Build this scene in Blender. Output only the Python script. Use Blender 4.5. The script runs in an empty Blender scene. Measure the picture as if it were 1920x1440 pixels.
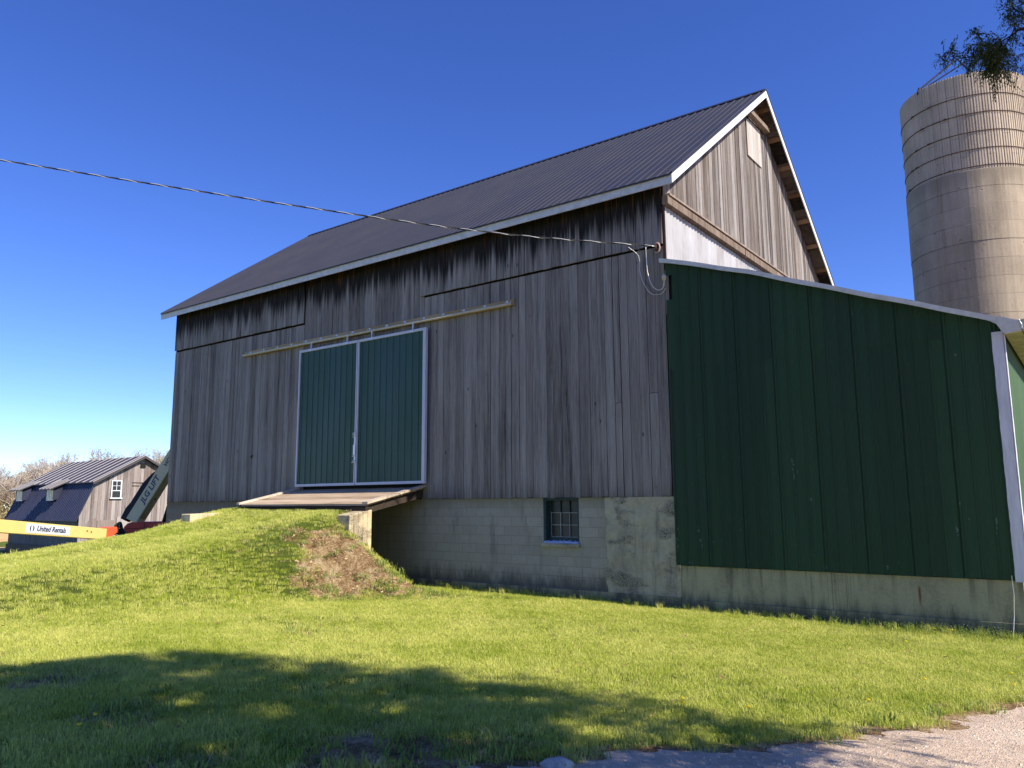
import bpy, math, random
import numpy as np
from mathutils import Vector, Matrix

random.seed(11)
rng = np.random.default_rng(5)
sc = bpy.context.scene
COL = sc.collection
PI = math.pi

# ------------------------------------------------------------------ ground height
def _ramp(v, pts):
    return np.interp(v, [p[0] for p in pts], [p[1] for p in pts])
def gz(x, y):
    """height of the ground, metres, at x, y (arrays)"""
    x = np.asarray(x, float); y = np.asarray(y, float)
    base = -2.04 - .011*np.clip(x-13, 0, 12) + .026*np.clip(-y, 0, 18)
    base = base - .045*np.clip(3-x, 0, 42) + .022*np.clip(-60-x, 0, 60)
    crest = _ramp(y, [(-20,-2.3),(-15,-1.9),(-12,-1.62),(-9,-1.33),(-6,-.99),(-4.2,-.74),(-3,-.46),(-1.9,-.19),(2,-.2)])
    d = np.clip(6.6-x, 0, 14)
    left = .1*d + .03*d*d
    slope = _ramp(y, [(-12,.16),(-8,.24),(-6,.42),(-4.3,.95),(-3.2,.95),(-2.4,.72),(-1.8,.5),(0,.5)])
    s = x - _ramp(y, [(-12,9.5),(-6,10.6),(-2.4,11.15)])
    right = slope*np.log1p(np.exp(np.clip(s*5,-30,30)))/5
    back = 1.1*np.clip(y+2.5, 0, 3)*np.clip((x-11.3)*6, 0, 1)
    m = crest - left - right - back
    m = np.where((x > 6.95) & (x < 11.4) & (y > -1.95), -9, m)
    m = m - np.clip(y-.3, 0, 4)*2
    k = 7.
    z = np.logaddexp(k*base, k*m)/k
    z = z + .012*np.sin(x*1.3+y*.7)*np.cos(y*1.1-x*.4) + .008*np.sin(x*3.1-y*2.3)
    return z


def gzf(x, y):
    return float(gz(np.array(x), np.array(y)))

# ------------------------------------------------------------------ materials
class G:
    """small node-graph helper"""
    def __init__(s, name, rough=.8, metal=0., spec=.5):
        s.m = bpy.data.materials.new(name); s.m.use_nodes = True
        s.t = s.m.node_tree; s.b = s.t.nodes['Principled BSDF']
        s.b.inputs['Roughness'].default_value = rough
        s.b.inputs['Metallic'].default_value = metal
        s.b.inputs['Specular IOR Level'].default_value = spec
        s._pos = None
    def n(s, kind, **kw):
        nd = s.t.nodes.new('ShaderNode' + kind)
        for k, v in kw.items(): setattr(nd, k, v)
        return nd
    def put(s, sock, v):
        if isinstance(v, bpy.types.NodeSocket): s.t.links.new(v, sock)
        elif isinstance(v, (tuple, list)):
            sock.default_value = tuple(v) + ((1.,) if len(v) == 3 and len(sock.default_value) == 4 else ())
        else: sock.default_value = v
    @property
    def pos(s):
        if s._pos is None: s._pos = s.n('NewGeometry').outputs['Position']
        return s._pos
    def math(s, op, a, b=0., c=None, clamp=False):
        nd = s.n('Math', operation=op, use_clamp=clamp)
        s.put(nd.inputs[0], a); s.put(nd.inputs[1], b)
        if c is not None: s.put(nd.inputs[2], c)
        return nd.outputs[0]
    def add(s, a, b): return s.math('ADD', a, b)
    def mul(s, a, b): return s.math('MULTIPLY', a, b)
    def xyz(s, v=None):
        nd = s.n('SeparateXYZ'); s.put(nd.inputs[0], v or s.pos); return nd.outputs
    def comb(s, x, y, z):
        nd = s.n('CombineXYZ')
        for i, q in enumerate((x, y, z)): s.put(nd.inputs[i], q)
        return nd.outputs[0]
    def map(s, scale, v=None, loc=None):
        nd = s.n('VectorMath', operation='MULTIPLY'); s.put(nd.inputs[0], v or s.pos); nd.inputs[1].default_value = scale
        o = nd.outputs[0]
        if loc is not None:
            n2 = s.n('VectorMath', operation='ADD'); s.put(n2.inputs[0], o); s.put(n2.inputs[1], loc); o = n2.outputs[0]
        return o
    def noise(s, v=None, scale=1., detail=4., rough=.6, color=False):
        nd = s.n('TexNoise'); s.put(nd.inputs['Vector'], v or s.pos)
        nd.inputs['Scale'].default_value = scale; nd.inputs['Detail'].default_value = detail
        nd.inputs['Roughness'].default_value = rough
        return nd.outputs['Color' if color else 'Fac']
    def step(s, f, lo, hi, a=0., b=1.):
        nd = s.n('MapRange', interpolation_type='SMOOTHSTEP'); s.put(nd.inputs[0], f)
        s.put(nd.inputs[1], lo); s.put(nd.inputs[2], hi); s.put(nd.inputs[3], a); s.put(nd.inputs[4], b)
        return nd.outputs[0]
    def ramp(s, f, stops, interp='LINEAR'):
        nd = s.n('ValToRGB'); s.put(nd.inputs[0], f); cr = nd.color_ramp; cr.interpolation = interp
        while len(cr.elements) < len(stops): cr.elements.new(.5)
        for e, (p, c) in zip(cr.elements, stops): e.position = p; e.color = tuple(c) + (1.,)
        return nd.outputs[0]
    def mix(s, f, a, b, mode='MIX'):
        nd = s.n('Mix', data_type='RGBA', blend_type=mode)
        s.put(nd.inputs[0], f); s.put(nd.inputs[6], a); s.put(nd.inputs[7], b)
        return nd.outputs[2]
    def attr(s, name):
        nd = s.n('Attribute', attribute_name=name); return nd.outputs['Fac']
    def bump(s, h, dist=.01, strength=1., prev=None):
        nd = s.n('Bump'); nd.inputs['Distance'].default_value = dist; nd.inputs['Strength'].default_value = strength
        s.put(nd.inputs['Height'], h)
        if prev is not None: s.put(nd.inputs['Normal'], prev)
        return nd.outputs[0]
    def out(s, col, normal=None, rough=None):
        s.put(s.b.inputs['Base Color'], col)
        if normal is not None: s.put(s.b.inputs['Normal'], normal)
        if rough is not None: s.put(s.b.inputs['Roughness'], rough)
        return s.m

def simple(name, col, rough=.6, metal=0., var=.25, scale=6., bump=0., streak=False, spec=.5):
    g = G(name, rough, metal, spec)
    v = g.map((scale, scale, scale*(.15 if streak else 1)))
    f = g.noise(v, 1., 5, .65)
    lo = tuple(c*(1-var) for c in col); hi = tuple(min(1, c*(1+var)) for c in col)
    c = g.ramp(f, [(.3, lo), (.7, hi)])
    return g.out(c, g.bump(f, bump) if bump else None)

def wood(name, dark, mid, light, side='x', stain=None, grain=1., brown=None, rot=None, var=1.):
    """weathered boards: per-board tone attribute, vertical grain, knots, splits"""
    g = G(name, .92, 0, .2)
    tone = g.attr('tone')
    off = g.comb(g.mul(tone, 37.), g.mul(tone, 53.), g.mul(tone, 71.))
    v = g.map((46*grain, 46*grain, 1.3), loc=off)
    f1 = g.noise(v, 1., 6, .7)
    v2 = g.map((9, 9, .35), loc=off)
    f2 = g.noise(v2, 1., 5, .6)
    f3 = g.noise(g.map((.5, .5, .35)), 1., 3, .5)
    fine = g.noise(g.map((160, 160, 4.), loc=off), 1., 3, .6)
    f = g.add(g.add(g.mul(f1, .36), g.mul(f2, .32)), g.add(g.mul(f3, .10), g.mul(fine, .22)))
    tn = g.mul(g.add(tone, -.5), .20*var)
    f = g.add(f, tn)
    c = g.ramp(f, [(.34, dark), (.475, mid), (.61, light), (.78, tuple(min(1, q*1.25) for q in light))])
    # pale silvered / brownish boards
    tn2 = g.math('FRACT', g.mul(tone, 7.31))
    if brown: c = g.mix(g.mul(g.step(tn2, .68, 1.), .55*var), c, brown)
    # splits: thin dark lines along the grain
    sp = g.noise(g.map((70, 70, .55), loc=off), 1., 2, .5)
    spl = g.step(g.math('ABSOLUTE', g.add(sp, -.5)), .0, .014, 1., 0.)
    gate = g.step(f2, .56, .68)
    c = g.mix(g.mul(g.mul(spl, gate), .85), c, tuple(q*.25 for q in dark))
    # knots
    vo = g.n('TexVoronoi', feature='F1'); s_ = g.map((5.2, 5.2, 2.1), loc=off); g.put(vo.inputs['Vector'], s_)
    vo.inputs['Scale'].default_value = 1.
    wn = g.n('TexWhiteNoise'); g.put(wn.inputs['Vector'], vo.outputs['Position'])
    kn = g.mul(g.step(vo.outputs['Distance'], .05, .13, 1., 0.), g.step(wn.outputs['Value'], .80, .82))
    c = g.mix(g.mul(kn, .75), c, tuple(q*.35 for q in dark))
    z = g.xyz()[2]
    if rot is not None:   # damp dark ends at the foot of the boards
        k = g.noise(g.map((14, 14, .8), loc=off), 1., 4, .6)
        m = g.step(g.add(z, g.mul(k, -1.3)), rot-.65, rot+.15, .55, 0.)
        c = g.mix(m, c, tuple(q*.45 for q in dark))
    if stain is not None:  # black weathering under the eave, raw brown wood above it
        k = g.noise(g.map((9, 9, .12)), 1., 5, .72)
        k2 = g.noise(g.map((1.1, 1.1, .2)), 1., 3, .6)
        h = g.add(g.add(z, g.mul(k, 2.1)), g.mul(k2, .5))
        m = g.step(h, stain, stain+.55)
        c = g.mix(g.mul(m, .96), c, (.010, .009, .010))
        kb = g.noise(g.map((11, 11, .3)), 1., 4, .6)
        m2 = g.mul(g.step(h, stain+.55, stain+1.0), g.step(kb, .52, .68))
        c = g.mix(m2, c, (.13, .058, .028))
    b = g.bump(g.add(g.add(g.mul(f1, .6), g.mul(fine, .4)), g.mul(kn, -.8)), .006, .9)
    return g.out(c, b)

M = {}
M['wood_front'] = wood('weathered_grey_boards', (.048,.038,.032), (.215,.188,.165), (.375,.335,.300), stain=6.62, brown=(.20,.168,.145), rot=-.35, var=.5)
M['wood_gable'] = wood('weathered_brown_boards', (.032,.024,.019), (.155,.128,.108), (.38,.345,.31), brown=(.16,.11,.075), grain=1.7, var=.7)
M['wood_far'] = wood('far_barn_boards', (.10,.075,.06), (.25,.205,.18), (.40,.345,.305), brown=(.23,.165,.125), grain=.4, var=1.0)
M['wood_beam'] = wood('old_timber', (.07,.045,.03), (.20,.145,.105), (.34,.26,.20), grain=.8)
M['wood_raw'] = wood('raw_purlin_wood', (.13,.06,.025), (.28,.15,.065), (.42,.25,.12))
M['wood_deckboards'] = wood('roof_deck_boards', (.02,.015,.012), (.07,.052,.04), (.17,.13,.10), var=1.5)
M['ply'] = wood('pale_hatch_boards', (.22,.18,.145), (.42,.37,.315), (.56,.51,.45), var=.5)
def hwood(name, dark, mid, light):   # planks laid along x
    g = G(name, .9, 0, .2); tone = g.attr('tone')
    off = g.comb(g.mul(tone, 37.), g.mul(tone, 53.), 0.)
    f1 = g.noise(g.map((1.4, 40, 40), loc=off), 1., 6, .7); f2 = g.noise(g.map((.6, 5, 5), loc=off), 1., 4, .6)
    f = g.add(g.add(g.mul(f1, .5), g.mul(f2, .5)), g.mul(g.add(tone, -.5), .25))
    return g.out(g.ramp(f, [(.3, dark), (.5, mid), (.7, light)]), g.bump(f1, .006))
M['plank'] = hwood('ramp_planks', (.16,.10,.06), (.42,.31,.20), (.62,.49,.36))
M['plank_pale'] = hwood('ramp_edge_board', (.25,.18,.12), (.50,.40,.29), (.68,.58,.45))
M['rail_wood'] = hwood('rail_backing_board', (.22,.14,.06), (.46,.33,.16), (.60,.45,.24))
M['dark_wood'] = hwood('dark_joists', (.01,.008,.006), (.035,.025,.018), (.07,.05,.035))  # near-black wood for the deck joists and end beam
M['void'] = simple('unlit_barn_interior', (.008,.008,.008), .95, var=.1)

def painted_metal(name, col, rough=.45, fleck=None, fluting=None, axis=0, dirt=.3, spec=.5):
    g = G(name, rough, 0., spec)
    n1 = g.noise(g.map((.9, .9, .35)), 1., 5, .6); n2 = g.noise(g.map((14, 14, .6)), 1., 4, .6)
    f = g.add(g.mul(n1, .6), g.mul(n2, .4))
    c = g.ramp(f, [(.3, tuple(q*(1-dirt) for q in col)), (.7, tuple(min(1, q*(1+dirt)) for q in col))])
    if fleck:   # chipped paint, more of it low on the wall
        z = g.xyz()[2]
        fl = g.noise(g.map((8.5, 8.5, 4.2)), 1., 3, .75); fg = g.noise(g.map((.9, .9, .7)), 1., 2, .5)
        th = g.add(.708, g.add(g.mul(z, .018), g.mul(g.add(fg, -.5), -.30)))
        m = g.step(g.add(fl, g.mul(th, -1.)), 0., .015)
        c = g.mix(m, c, fleck)
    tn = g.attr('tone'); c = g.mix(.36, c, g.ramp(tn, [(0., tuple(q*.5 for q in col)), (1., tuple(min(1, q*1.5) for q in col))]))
    nrm = g.bump(g.noise(g.map((1.6, 1.6, .5)), 1., 3, .5), .03, .6)
    if fluting:
        x = g.xyz()[axis]
        w = g.math('SINE', g.mul(x, 2*PI/fluting))
        nrm = g.bump(w, .0035, .6, nrm)
    r = g.step(n1, .3, .7, rough-.08, rough+.1)
    return g.out(c, nrm, r)
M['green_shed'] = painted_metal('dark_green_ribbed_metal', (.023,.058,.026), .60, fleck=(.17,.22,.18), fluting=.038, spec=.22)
M['green_side'] = painted_metal('sunlit_green_metal', (.075,.135,.065), .6, fluting=.038, axis=1, spec=.25)  # same green as the front wall, lightened in colour as if sunlit
M['green_door'] = painted_metal('deep_green_door_metal', (.023,.070,.046), .42, dirt=.12, spec=.4)
M['white_trim'] = simple('white_painted_trim', (.72,.72,.70), .45, var=.06, scale=3)
M['door_trim'] = simple('white_door_trim', (.55,.56,.60), .4, var=.05, scale=3)
M['grey_trim'] = simple('greyish_white_trim', (.62,.60,.56), .5, var=.18, scale=5)  # white pulled towards grey, for the eave fascia and shed trims
M['peeling_white'] = simple('peeling_white_paint', (.62,.62,.66), .6, var=.14, scale=16, bump=.012, streak=True)
M['gutter'] = simple('mossy_gutter_metal', (.42,.42,.32), .5, var=.35, scale=5)
M['soffit'] = simple('mossy_soffit', (.34,.33,.15), .7, var=.35, scale=4)
M['roof'] = painted_metal('charcoal_roof_metal', (.034,.034,.044), .55, dirt=.08, spec=.3)
M['roof_cap'] = simple('charcoal_ridge_metal', (.030,.028,.035), .5, var=.1)
M['galv'] = simple('galvanized_steel', (.56,.50,.35), .45, .1, var=.15, scale=9)
M['steel'] = simple('zinc_hardware', (.62,.62,.62), .35, .6, var=.1, scale=20)
M['rust'] = simple('rusty_iron', (.085,.045,.032), .85, var=.5, scale=25, bump=.003)
M['rust_pink'] = simple('rusty_enamelled_bracket', (.50,.30,.24), .7, var=.4, scale=60)

def corr_white():
    g = G('old_white_corrugated_metal', .5, 0, .4)
    n1 = g.noise(g.map((3, 3, .25)), 1., 5, .65); n2 = g.noise(g.map((1.2, 1.2, 1.2)), 1., 4, .6)
    c = g.ramp(g.add(g.mul(n1, .6), g.mul(n2, .4)), [(.34, (.27,.235,.21)), (.5, (.42,.40,.38)), (.66, (.50,.485,.47))])
    r = g.step(g.noise(g.map((6, 6, .9)), 1., 5, .7), .66, .74)
    c = g.mix(g.mul(r, .5), c, (.38,.24,.17))
    return g.out(c)
M['corr_white'] = corr_white()

def block():
    g = G('painted_concrete_block', .9, 0, .25)
    x, y, z = g.xyz()
    br = g.n('TexBrick', offset=.5, offset_frequency=2, squash=1.)
    jx = g.mul(g.noise(g.map((1.5, 1.5, 1.5)), 1., 2), .012)
    g.put(br.inputs['Vector'], g.comb(g.add(g.add(x, g.mul(y, 1.)), jx), g.add(z, jx), 0.))
    br.inputs['Scale'].default_value = 1.; br.inputs['Mortar Size'].default_value = .0045
    br.inputs['Mortar Smooth'].default_value = .3; br.inputs['Brick Width'].default_value = .406
    br.inputs['Row Height'].default_value = .2032; br.inputs['Bias'].default_value = 0.
    g.put(br.inputs['Color1'], (.33,.305,.235)); g.put(br.inputs['Color2'], (.385,.355,.275)); g.put(br.inputs['Mortar'], (.185,.165,.12))
    n = g.noise(g.map((2.2, 2.2, 1.6)), 1., 6, .65); n4 = g.noise(scale=30., detail=4)
    c = g.mix(g.mul(g.step(n, .3, .7), .35), br.outputs['Color'], (.38,.345,.265))
    c = g.mix(g.mul(g.step(n4, .45, .75), .25), c, (.12,.12,.10))
    # rising damp / moss at the foot, grime runs under the boards
    k = g.noise(g.map((3.2, 3.2, .9)), 1., 5, .7)
    m = g.step(g.add(z, g.mul(k, -1.1)), -2.45, -2.0, .72, 0.)
    c = g.mix(m, c, (.045,.045,.038))
    k3 = g.noise(g.map((5, 5, .5)), 1., 4, .7)
    m3 = g.step(g.add(z, g.mul(k3, .5)), -.05, .22, 0., .55)
    c = g.mix(m3, c, (.19,.17,.09))
    # brown stain below the ramp
    m4 = g.mul(g.step(g.add(x, g.mul(k, .8)), 10.9, 12.4, 1., 0.), .55)
    c = g.mix(m4, c, (.10,.075,.055))
    k5 = g.noise(g.map((2.4, 2.4, .5)), 1., 4, .6)
    c = g.mix(g.mul(g.step(k5, .56, .68), .45), c, (.12,.125,.11))
    nb = g.bump(br.outputs['Fac'], .006, -1.)
    return g.out(c, g.bump(g.add(n4, n), .004, .6, nb))
M['block'] = block()

def poured(name, tint=(1,1,1), rough_patch=True, foot=-2.35, green=0., lift=.75):
    g = G(name, .92, 0, .2)
    x, y, z = g.xyz()
    n = g.noise(g.map((1.8, 1.8, 1.2)), 1., 6, .65); n2 = g.noise(scale=26., detail=5, rough=.7)
    T = lambda c: tuple(a*b for a, b in zip(c, tint))
    c = g.ramp(g.add(g.mul(n, .7), g.mul(n2, .3)), [(.32, T((.20,.18,.13))), (.5, T((.40,.36,.245))), (.68, T((.53,.48,.33)))])
    st = g.noise(g.map((6, 6, .35)), 1., 5, .7)
    c = g.mix(g.mul(g.step(st, .55, .72), .5), c, T((.10,.105,.08)))
    h = g.mul(n2, .3)
    if rough_patch:   # honeycombed patches of bare aggregate
        pa = g.noise(g.map((1.1, 1.1, 2.0)), 1., 3, .6); ag = g.noise(scale=42., detail=3, rough=.6)
        m = g.step(pa, .52, .60)
        pit = g.step(ag, .40, .47, 1., 0.)
        c = g.mix(g.mul(m, .45), c, T((.15,.145,.12)))
        c = g.mix(g.mul(g.mul(m, pit), .8), c, (.03,.03,.026))
        h = g.add(h, g.mul(g.mul(m, ag), 1.2))
    k = g.noise(g.map((3.5, 3.5, .5)), 1., 5, .7)
    mf = g.step(g.add(z, g.mul(k, -1.0)), foot-.15, foot+lift-.55, .8, 0.)
    c = g.mix(mf, c, (.05,.052,.045))
    if green: c = g.mix(g.mul(g.step(n, .4, .7), green), c, (.16,.19,.10))
    cr = g.noise(scale=1.6, detail=5, rough=.6)
    c = g.mix(g.mul(g.step(g.math('ABSOLUTE', g.add(cr, -.5)), 0., .004, 1., 0.), .25), c, (.03,.03,.03))
    return g.out(c, g.bump(h, .012, .8)), g
M['poured'] = poured('rough_poured_concrete', foot=-2.55)[0]
def shed_found():
    m, g = poured('stained_shed_foundation', (.95,.97,.86), False, foot=-2.42, green=.25)
    x, y, z = g.xyz(); base = g.b.inputs['Base Color'].links[0].from_socket
    # black drip runs below the wall sheets
    d = g.noise(g.map((44, 44, .04)), 1., 2, .5); zone = g.mul(g.step(g.math('ABSOLUTE', g.add(x, -21.05)), .12, .34, 1., 0.), 1.)
    k = g.mul(g.step(d, .53, .57), zone)
    c = g.mix(g.mul(k, .5), base, (.05,.05,.04))
    d2 = g.noise(g.map((4.5, 4.5, .12)), 1., 4, .7)
    c = g.mix(g.mul(g.mul(g.step(d2, .52, .66), g.step(z, -1.9, -1.3)), .55), c, (.07,.07,.055))
    # rust run
    rx = g.step(g.math('ABSOLUTE', g.add(g.add(x, g.mul(d2, .05)), -22.32)), .0, .035, 1., 0.)
    rz = g.mul(g.step(z, -1.82, -1.6), g.step(z, -1.5, -1.42, 1., 0.))
    c = g.mix(g.mul(rx, rz), c, (.17,.07,.025))
    g.put(g.b.inputs['Base Color'], c); return m
M['shed_found'] = shed_found()
M['abutment'] = poured('pale_abutment_concrete', (1.45,1.28,1.12), True, foot=-9)[0]

def silo_mat(name, base, courses):
    g = G(name, .9, 0, .2); x, y, z = g.xyz()
    n = g.noise(g.map((.8, .8, .5)), 1., 6, .65); n2 = g.noise(scale=18., detail=5, rough=.7)
    st = g.noise(g.map((5, 5, .15)), 1., 5, .65)
    D = tuple(q*.62 for q in base); L = tuple(q*1.28 for q in base)
    c = g.ramp(g.add(g.add(g.mul(n, .5), g.mul(st, .3)), g.mul(n2, .2)), [(.34, D), (.5, base), (.66, L)])
    tone = g.attr('tone'); c = g.mix(g.mul(g.step(tone, 0., 1.), .35), c, tuple(q*.62 for q in base))
    h = g.mul(n2, .3)
    if courses:
        fr = g.math('FRACT', g.mul(g.add(g.add(z, 1.0), g.mul(g.noise(g.map((.7, .7, .2)), 1., 2), .10)), 1/.61))
        ln = g.step(g.math('ABSOLUTE', g.add(fr, -.5)), .0, .035, 1., 0.)
        c = g.mix(g.mul(ln, .0), c, tuple(q*.35 for q in base))
        vo = g.n('TexVoronoi'); g.put(vo.inputs['Vector'], g.map((1.9, 1.9, 2.6))); vo.inputs['Scale'].default_value = 1.
        pt = g.step(g.add(vo.outputs['Distance'], g.mul(n2, .12)), .10, .16, 1., 0.)
        c = g.mix(g.mul(pt, .45), c, tuple(q*.5 for q in base))
        h = g.add(h, g.mul(pt, -1.6))
        top = g.step(g.add(z, g.mul(st, -.9)), 9.4, 10.2, 0., .45)
        c = g.mix(top, c, tuple(q*.4 for q in base))
        g.put(g.b.inputs['Roughness'], .9)
        rs = g.noise(g.map((2.2, 2.2, .25)), 1., 3, .6)
        c = g.mix(g.mul(g.step(rs, .70, .76), .7), c, (.22,.10,.04))
    return g.out(c, g.bump(h, .02, .8))
M['silo_cast'] = silo_mat('cast_concrete_silo', (.43,.345,.24), True)
M['silo_stave'] = silo_mat('stave_concrete', (.54,.44,.32), False)

def soilgrass():
    """ground under the lawn, with bare dirt patches"""
    g = G('lawn_soil', .95, 0, .15)
    n = g.noise(scale=1.1, detail=6, rough=.6); n2 = g.noise(scale=24., detail=5, rough=.7); n3 = g.noise(scale=90., detail=3)
    grass = g.ramp(g.add(g.mul(n, .5), g.mul(n2, .5)), [(.3, (.07,.10,.014)), (.55, (.16,.20,.026)), (.75, (.26,.27,.05))])
    dirt = g.ramp(g.add(g.add(g.mul(n2, .34), g.mul(g.noise(scale=3.2, detail=5, rough=.65), .46)), g.mul(n3, .20)), [(.40, (.10,.055,.022)), (.50, (.44,.27,.125)), (.60, (.76,.58,.32))])
    d = g.attr('dirt')
    m = g.step(g.add(d, g.mul(g.add(n2, -.5), .7)), .42, .60)
    c = g.mix(m, grass, dirt)
    return g.out(c, g.bump(g.add(n2, g.mul(n3, .5)), .11, 1.))
M['ground'] = soilgrass()
def gravel():
    g = G('dusty_driveway', .95, 0, .2)
    n = g.noise(scale=1.3, detail=6, rough=.62); n2 = g.noise(scale=22., detail=6, rough=.75)
    vo = g.n('TexVoronoi'); g.put(vo.inputs['Vector'], g.pos); vo.inputs['Scale'].default_value = 55.
    vc = g.xyz(vo.outputs['Color'])[0]
    c = g.ramp(g.add(g.mul(n, .55), g.mul(n2, .45)), [(.3, (.40,.28,.18)), (.5, (.74,.56,.40)), (.68, (.82,.69,.50))])
    st = g.mul(g.step(vo.outputs['Distance'], .25, .45, 1., 0.), g.step(vc, .35, .6))
    c = g.mix(g.mul(st, .55), c, g.ramp(vc, [(.4, (.30,.27,.25)), (1., (.68,.64,.60))]))
    return g.out(c, g.bump(g.add(g.mul(n2, 1.2), g.mul(st, .5)), .035, .9))
M['gravel'] = gravel()
M['field'] = simple('dry_straw_field', (.62,.38,.14), .95, var=.25, scale=.3)
M['stone'] = simple('white_limestone', (.46,.42,.38), .9, var=.3, scale=25, bump=.02)
M['clod'] = simple('dry_earth_clods', (.52,.36,.19), .95, var=.5, scale=14)
M['litter'] = simple('brown_leaf_litter', (.24,.13,.06), .9, var=.6, scale=9)
M['pebble'] = simple('driveway_pebbles', (.60,.50,.37), .9, var=.35, scale=40)

def blade(name, a, b, c_, transl=.35, patch=.75, far=None):
    g = G(name, .55, 0, .25)
    oi = g.n('ObjectInfo').outputs['Random']
    n = g.noise(scale=.55, detail=4, rough=.6); n2 = g.noise(scale=5., detail=3)
    f = g.add(g.add(g.mul(oi, .35), g.mul(n, patch)), g.mul(n2, .25))
    c = g.ramp(f, [(.22, a), (.5, b), (.8, c_)])
    g.put(g.b.inputs['Base Color'], c)
    tr = g.n('BsdfTranslucent'); g.put(tr.inputs['Color'], g.mix(.35, c, (.45,.50,.06)))
    mx = g.n('MixShader'); mx.inputs[0].default_value = transl
    g.t.links.new(g.b.outputs[0], mx.inputs[1]); g.t.links.new(tr.outputs[0], mx.inputs[2])
    g.t.links.new(mx.outputs[0], g.t.nodes['Material Output'].inputs['Surface'])
    return g.m
M['blade'] = blade('grass_blades', (.13,.21,.026), (.42,.49,.055), (.74,.72,.19))
M['blade_dry'] = blade('dry_grass_blades', (.16,.09,.035), (.52,.34,.14), (.84,.66,.36), .2)
M['blade_weed'] = blade('weed_leaves', (.09,.16,.03), (.18,.26,.05), (.30,.36,.09))
M['cedar'] = blade('cedar_foliage', (.016,.030,.009), (.030,.052,.014), (.06,.085,.026), .18)
M['bark'] = simple('tree_bark', (.085,.062,.048), .95, var=.4, scale=12, bump=.02, streak=True)
M['bare_twig'] = simple('bare_woodland_branches', (.40,.345,.29), .9, var=.3, scale=.8)
M['bud'] = simple('woodland_buds', (.42,.345,.24), .9, var=.3, scale=.3)
M['brush'] = simple('woodland_brush', (.26,.22,.10), .95, var=.4, scale=.5)
M['yellow_petal'] = simple('dandelion_petals', (.95,.72,.02), .7, var=.15, scale=60)
M['stem'] = simple('dandelion_stem', (.20,.30,.07), .6, var=.2, scale=60)

def glass(name, tint, rough=.12):
    g = G(name, rough, 0, .5)
    n = g.noise(scale=3.5, detail=4, rough=.6)
    return g.out(g.ramp(n, [(.35, tuple(q*.5 for q in tint)), (.65, tint)]))
M['glass_dirty'] = glass('dusty_window_glass', (.035,.033,.028), .35)
M['glass_dark'] = glass('dark_window_glass', (.02,.018,.015))
M['frame_green'] = simple('flaking_dark_green_frame', (.012,.035,.036), .6, var=.4, scale=18)
M['muntin'] = simple('peeled_white_putty', (.27,.27,.24), .8, var=.35, scale=30)
M['snow_foam'] = simple('crumbled_white_sealant', (.62,.62,.70), .9, var=.15, scale=30, bump=.01)
M['cable_light'] = simple('bare_aluminium_strand', (.72,.69,.62), .35, .5, var=.1, scale=30)
M['cable_dark'] = simple('black_insulated_strand', (.02,.02,.025), .6, var=.2)
M['cream'] = simple('cream_lift_paint', (.72,.58,.29), .45, var=.06, scale=2)
M['cream_under'] = simple('darker_cream_lift_paint', (.38,.29,.11), .55, var=.2, scale=3)  # darker cream for the sheet on the boom's lower face
M['cream_sun'] = simple('sunlit_cream_paint', (.80,.60,.20), .5, var=.06, scale=2)  # the raised boom's cream with sun warmth mixed into the colour
M['orange'] = simple('orange_lift_paint', (.72,.115,.03), .45, var=.12, scale=3)
M['orange_shaded'] = simple('shaded_orange_hood', (.60,.065,.035), .45, var=.15, scale=3)  # the orange lift paint with shade darkened into the colour
M['rubber'] = simple('black_rubber', (.012,.012,.013), .7, var=.3, scale=8)
M['navy'] = simple('navy_decal', (.02,.03,.09), .5, var=.1)
M['sticker'] = simple('white_decal', (.74,.75,.76), .5, var=.03)
M['far_roof_top'] = simple('far_barn_upper_roof', (.060,.047,.045), .55, var=.15, scale=1.)
M['far_seam'] = simple('far_roof_seams', (.22,.20,.195), .5, var=.1)
M['far_roof_low'] = painted_metal('navy_roof_metal', (.022,.024,.052), .5, dirt=.15)
M['far_grey'] = simple('far_barn_grey_siding', (.12,.125,.13), .9, var=.3, scale=2., streak=True)

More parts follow.
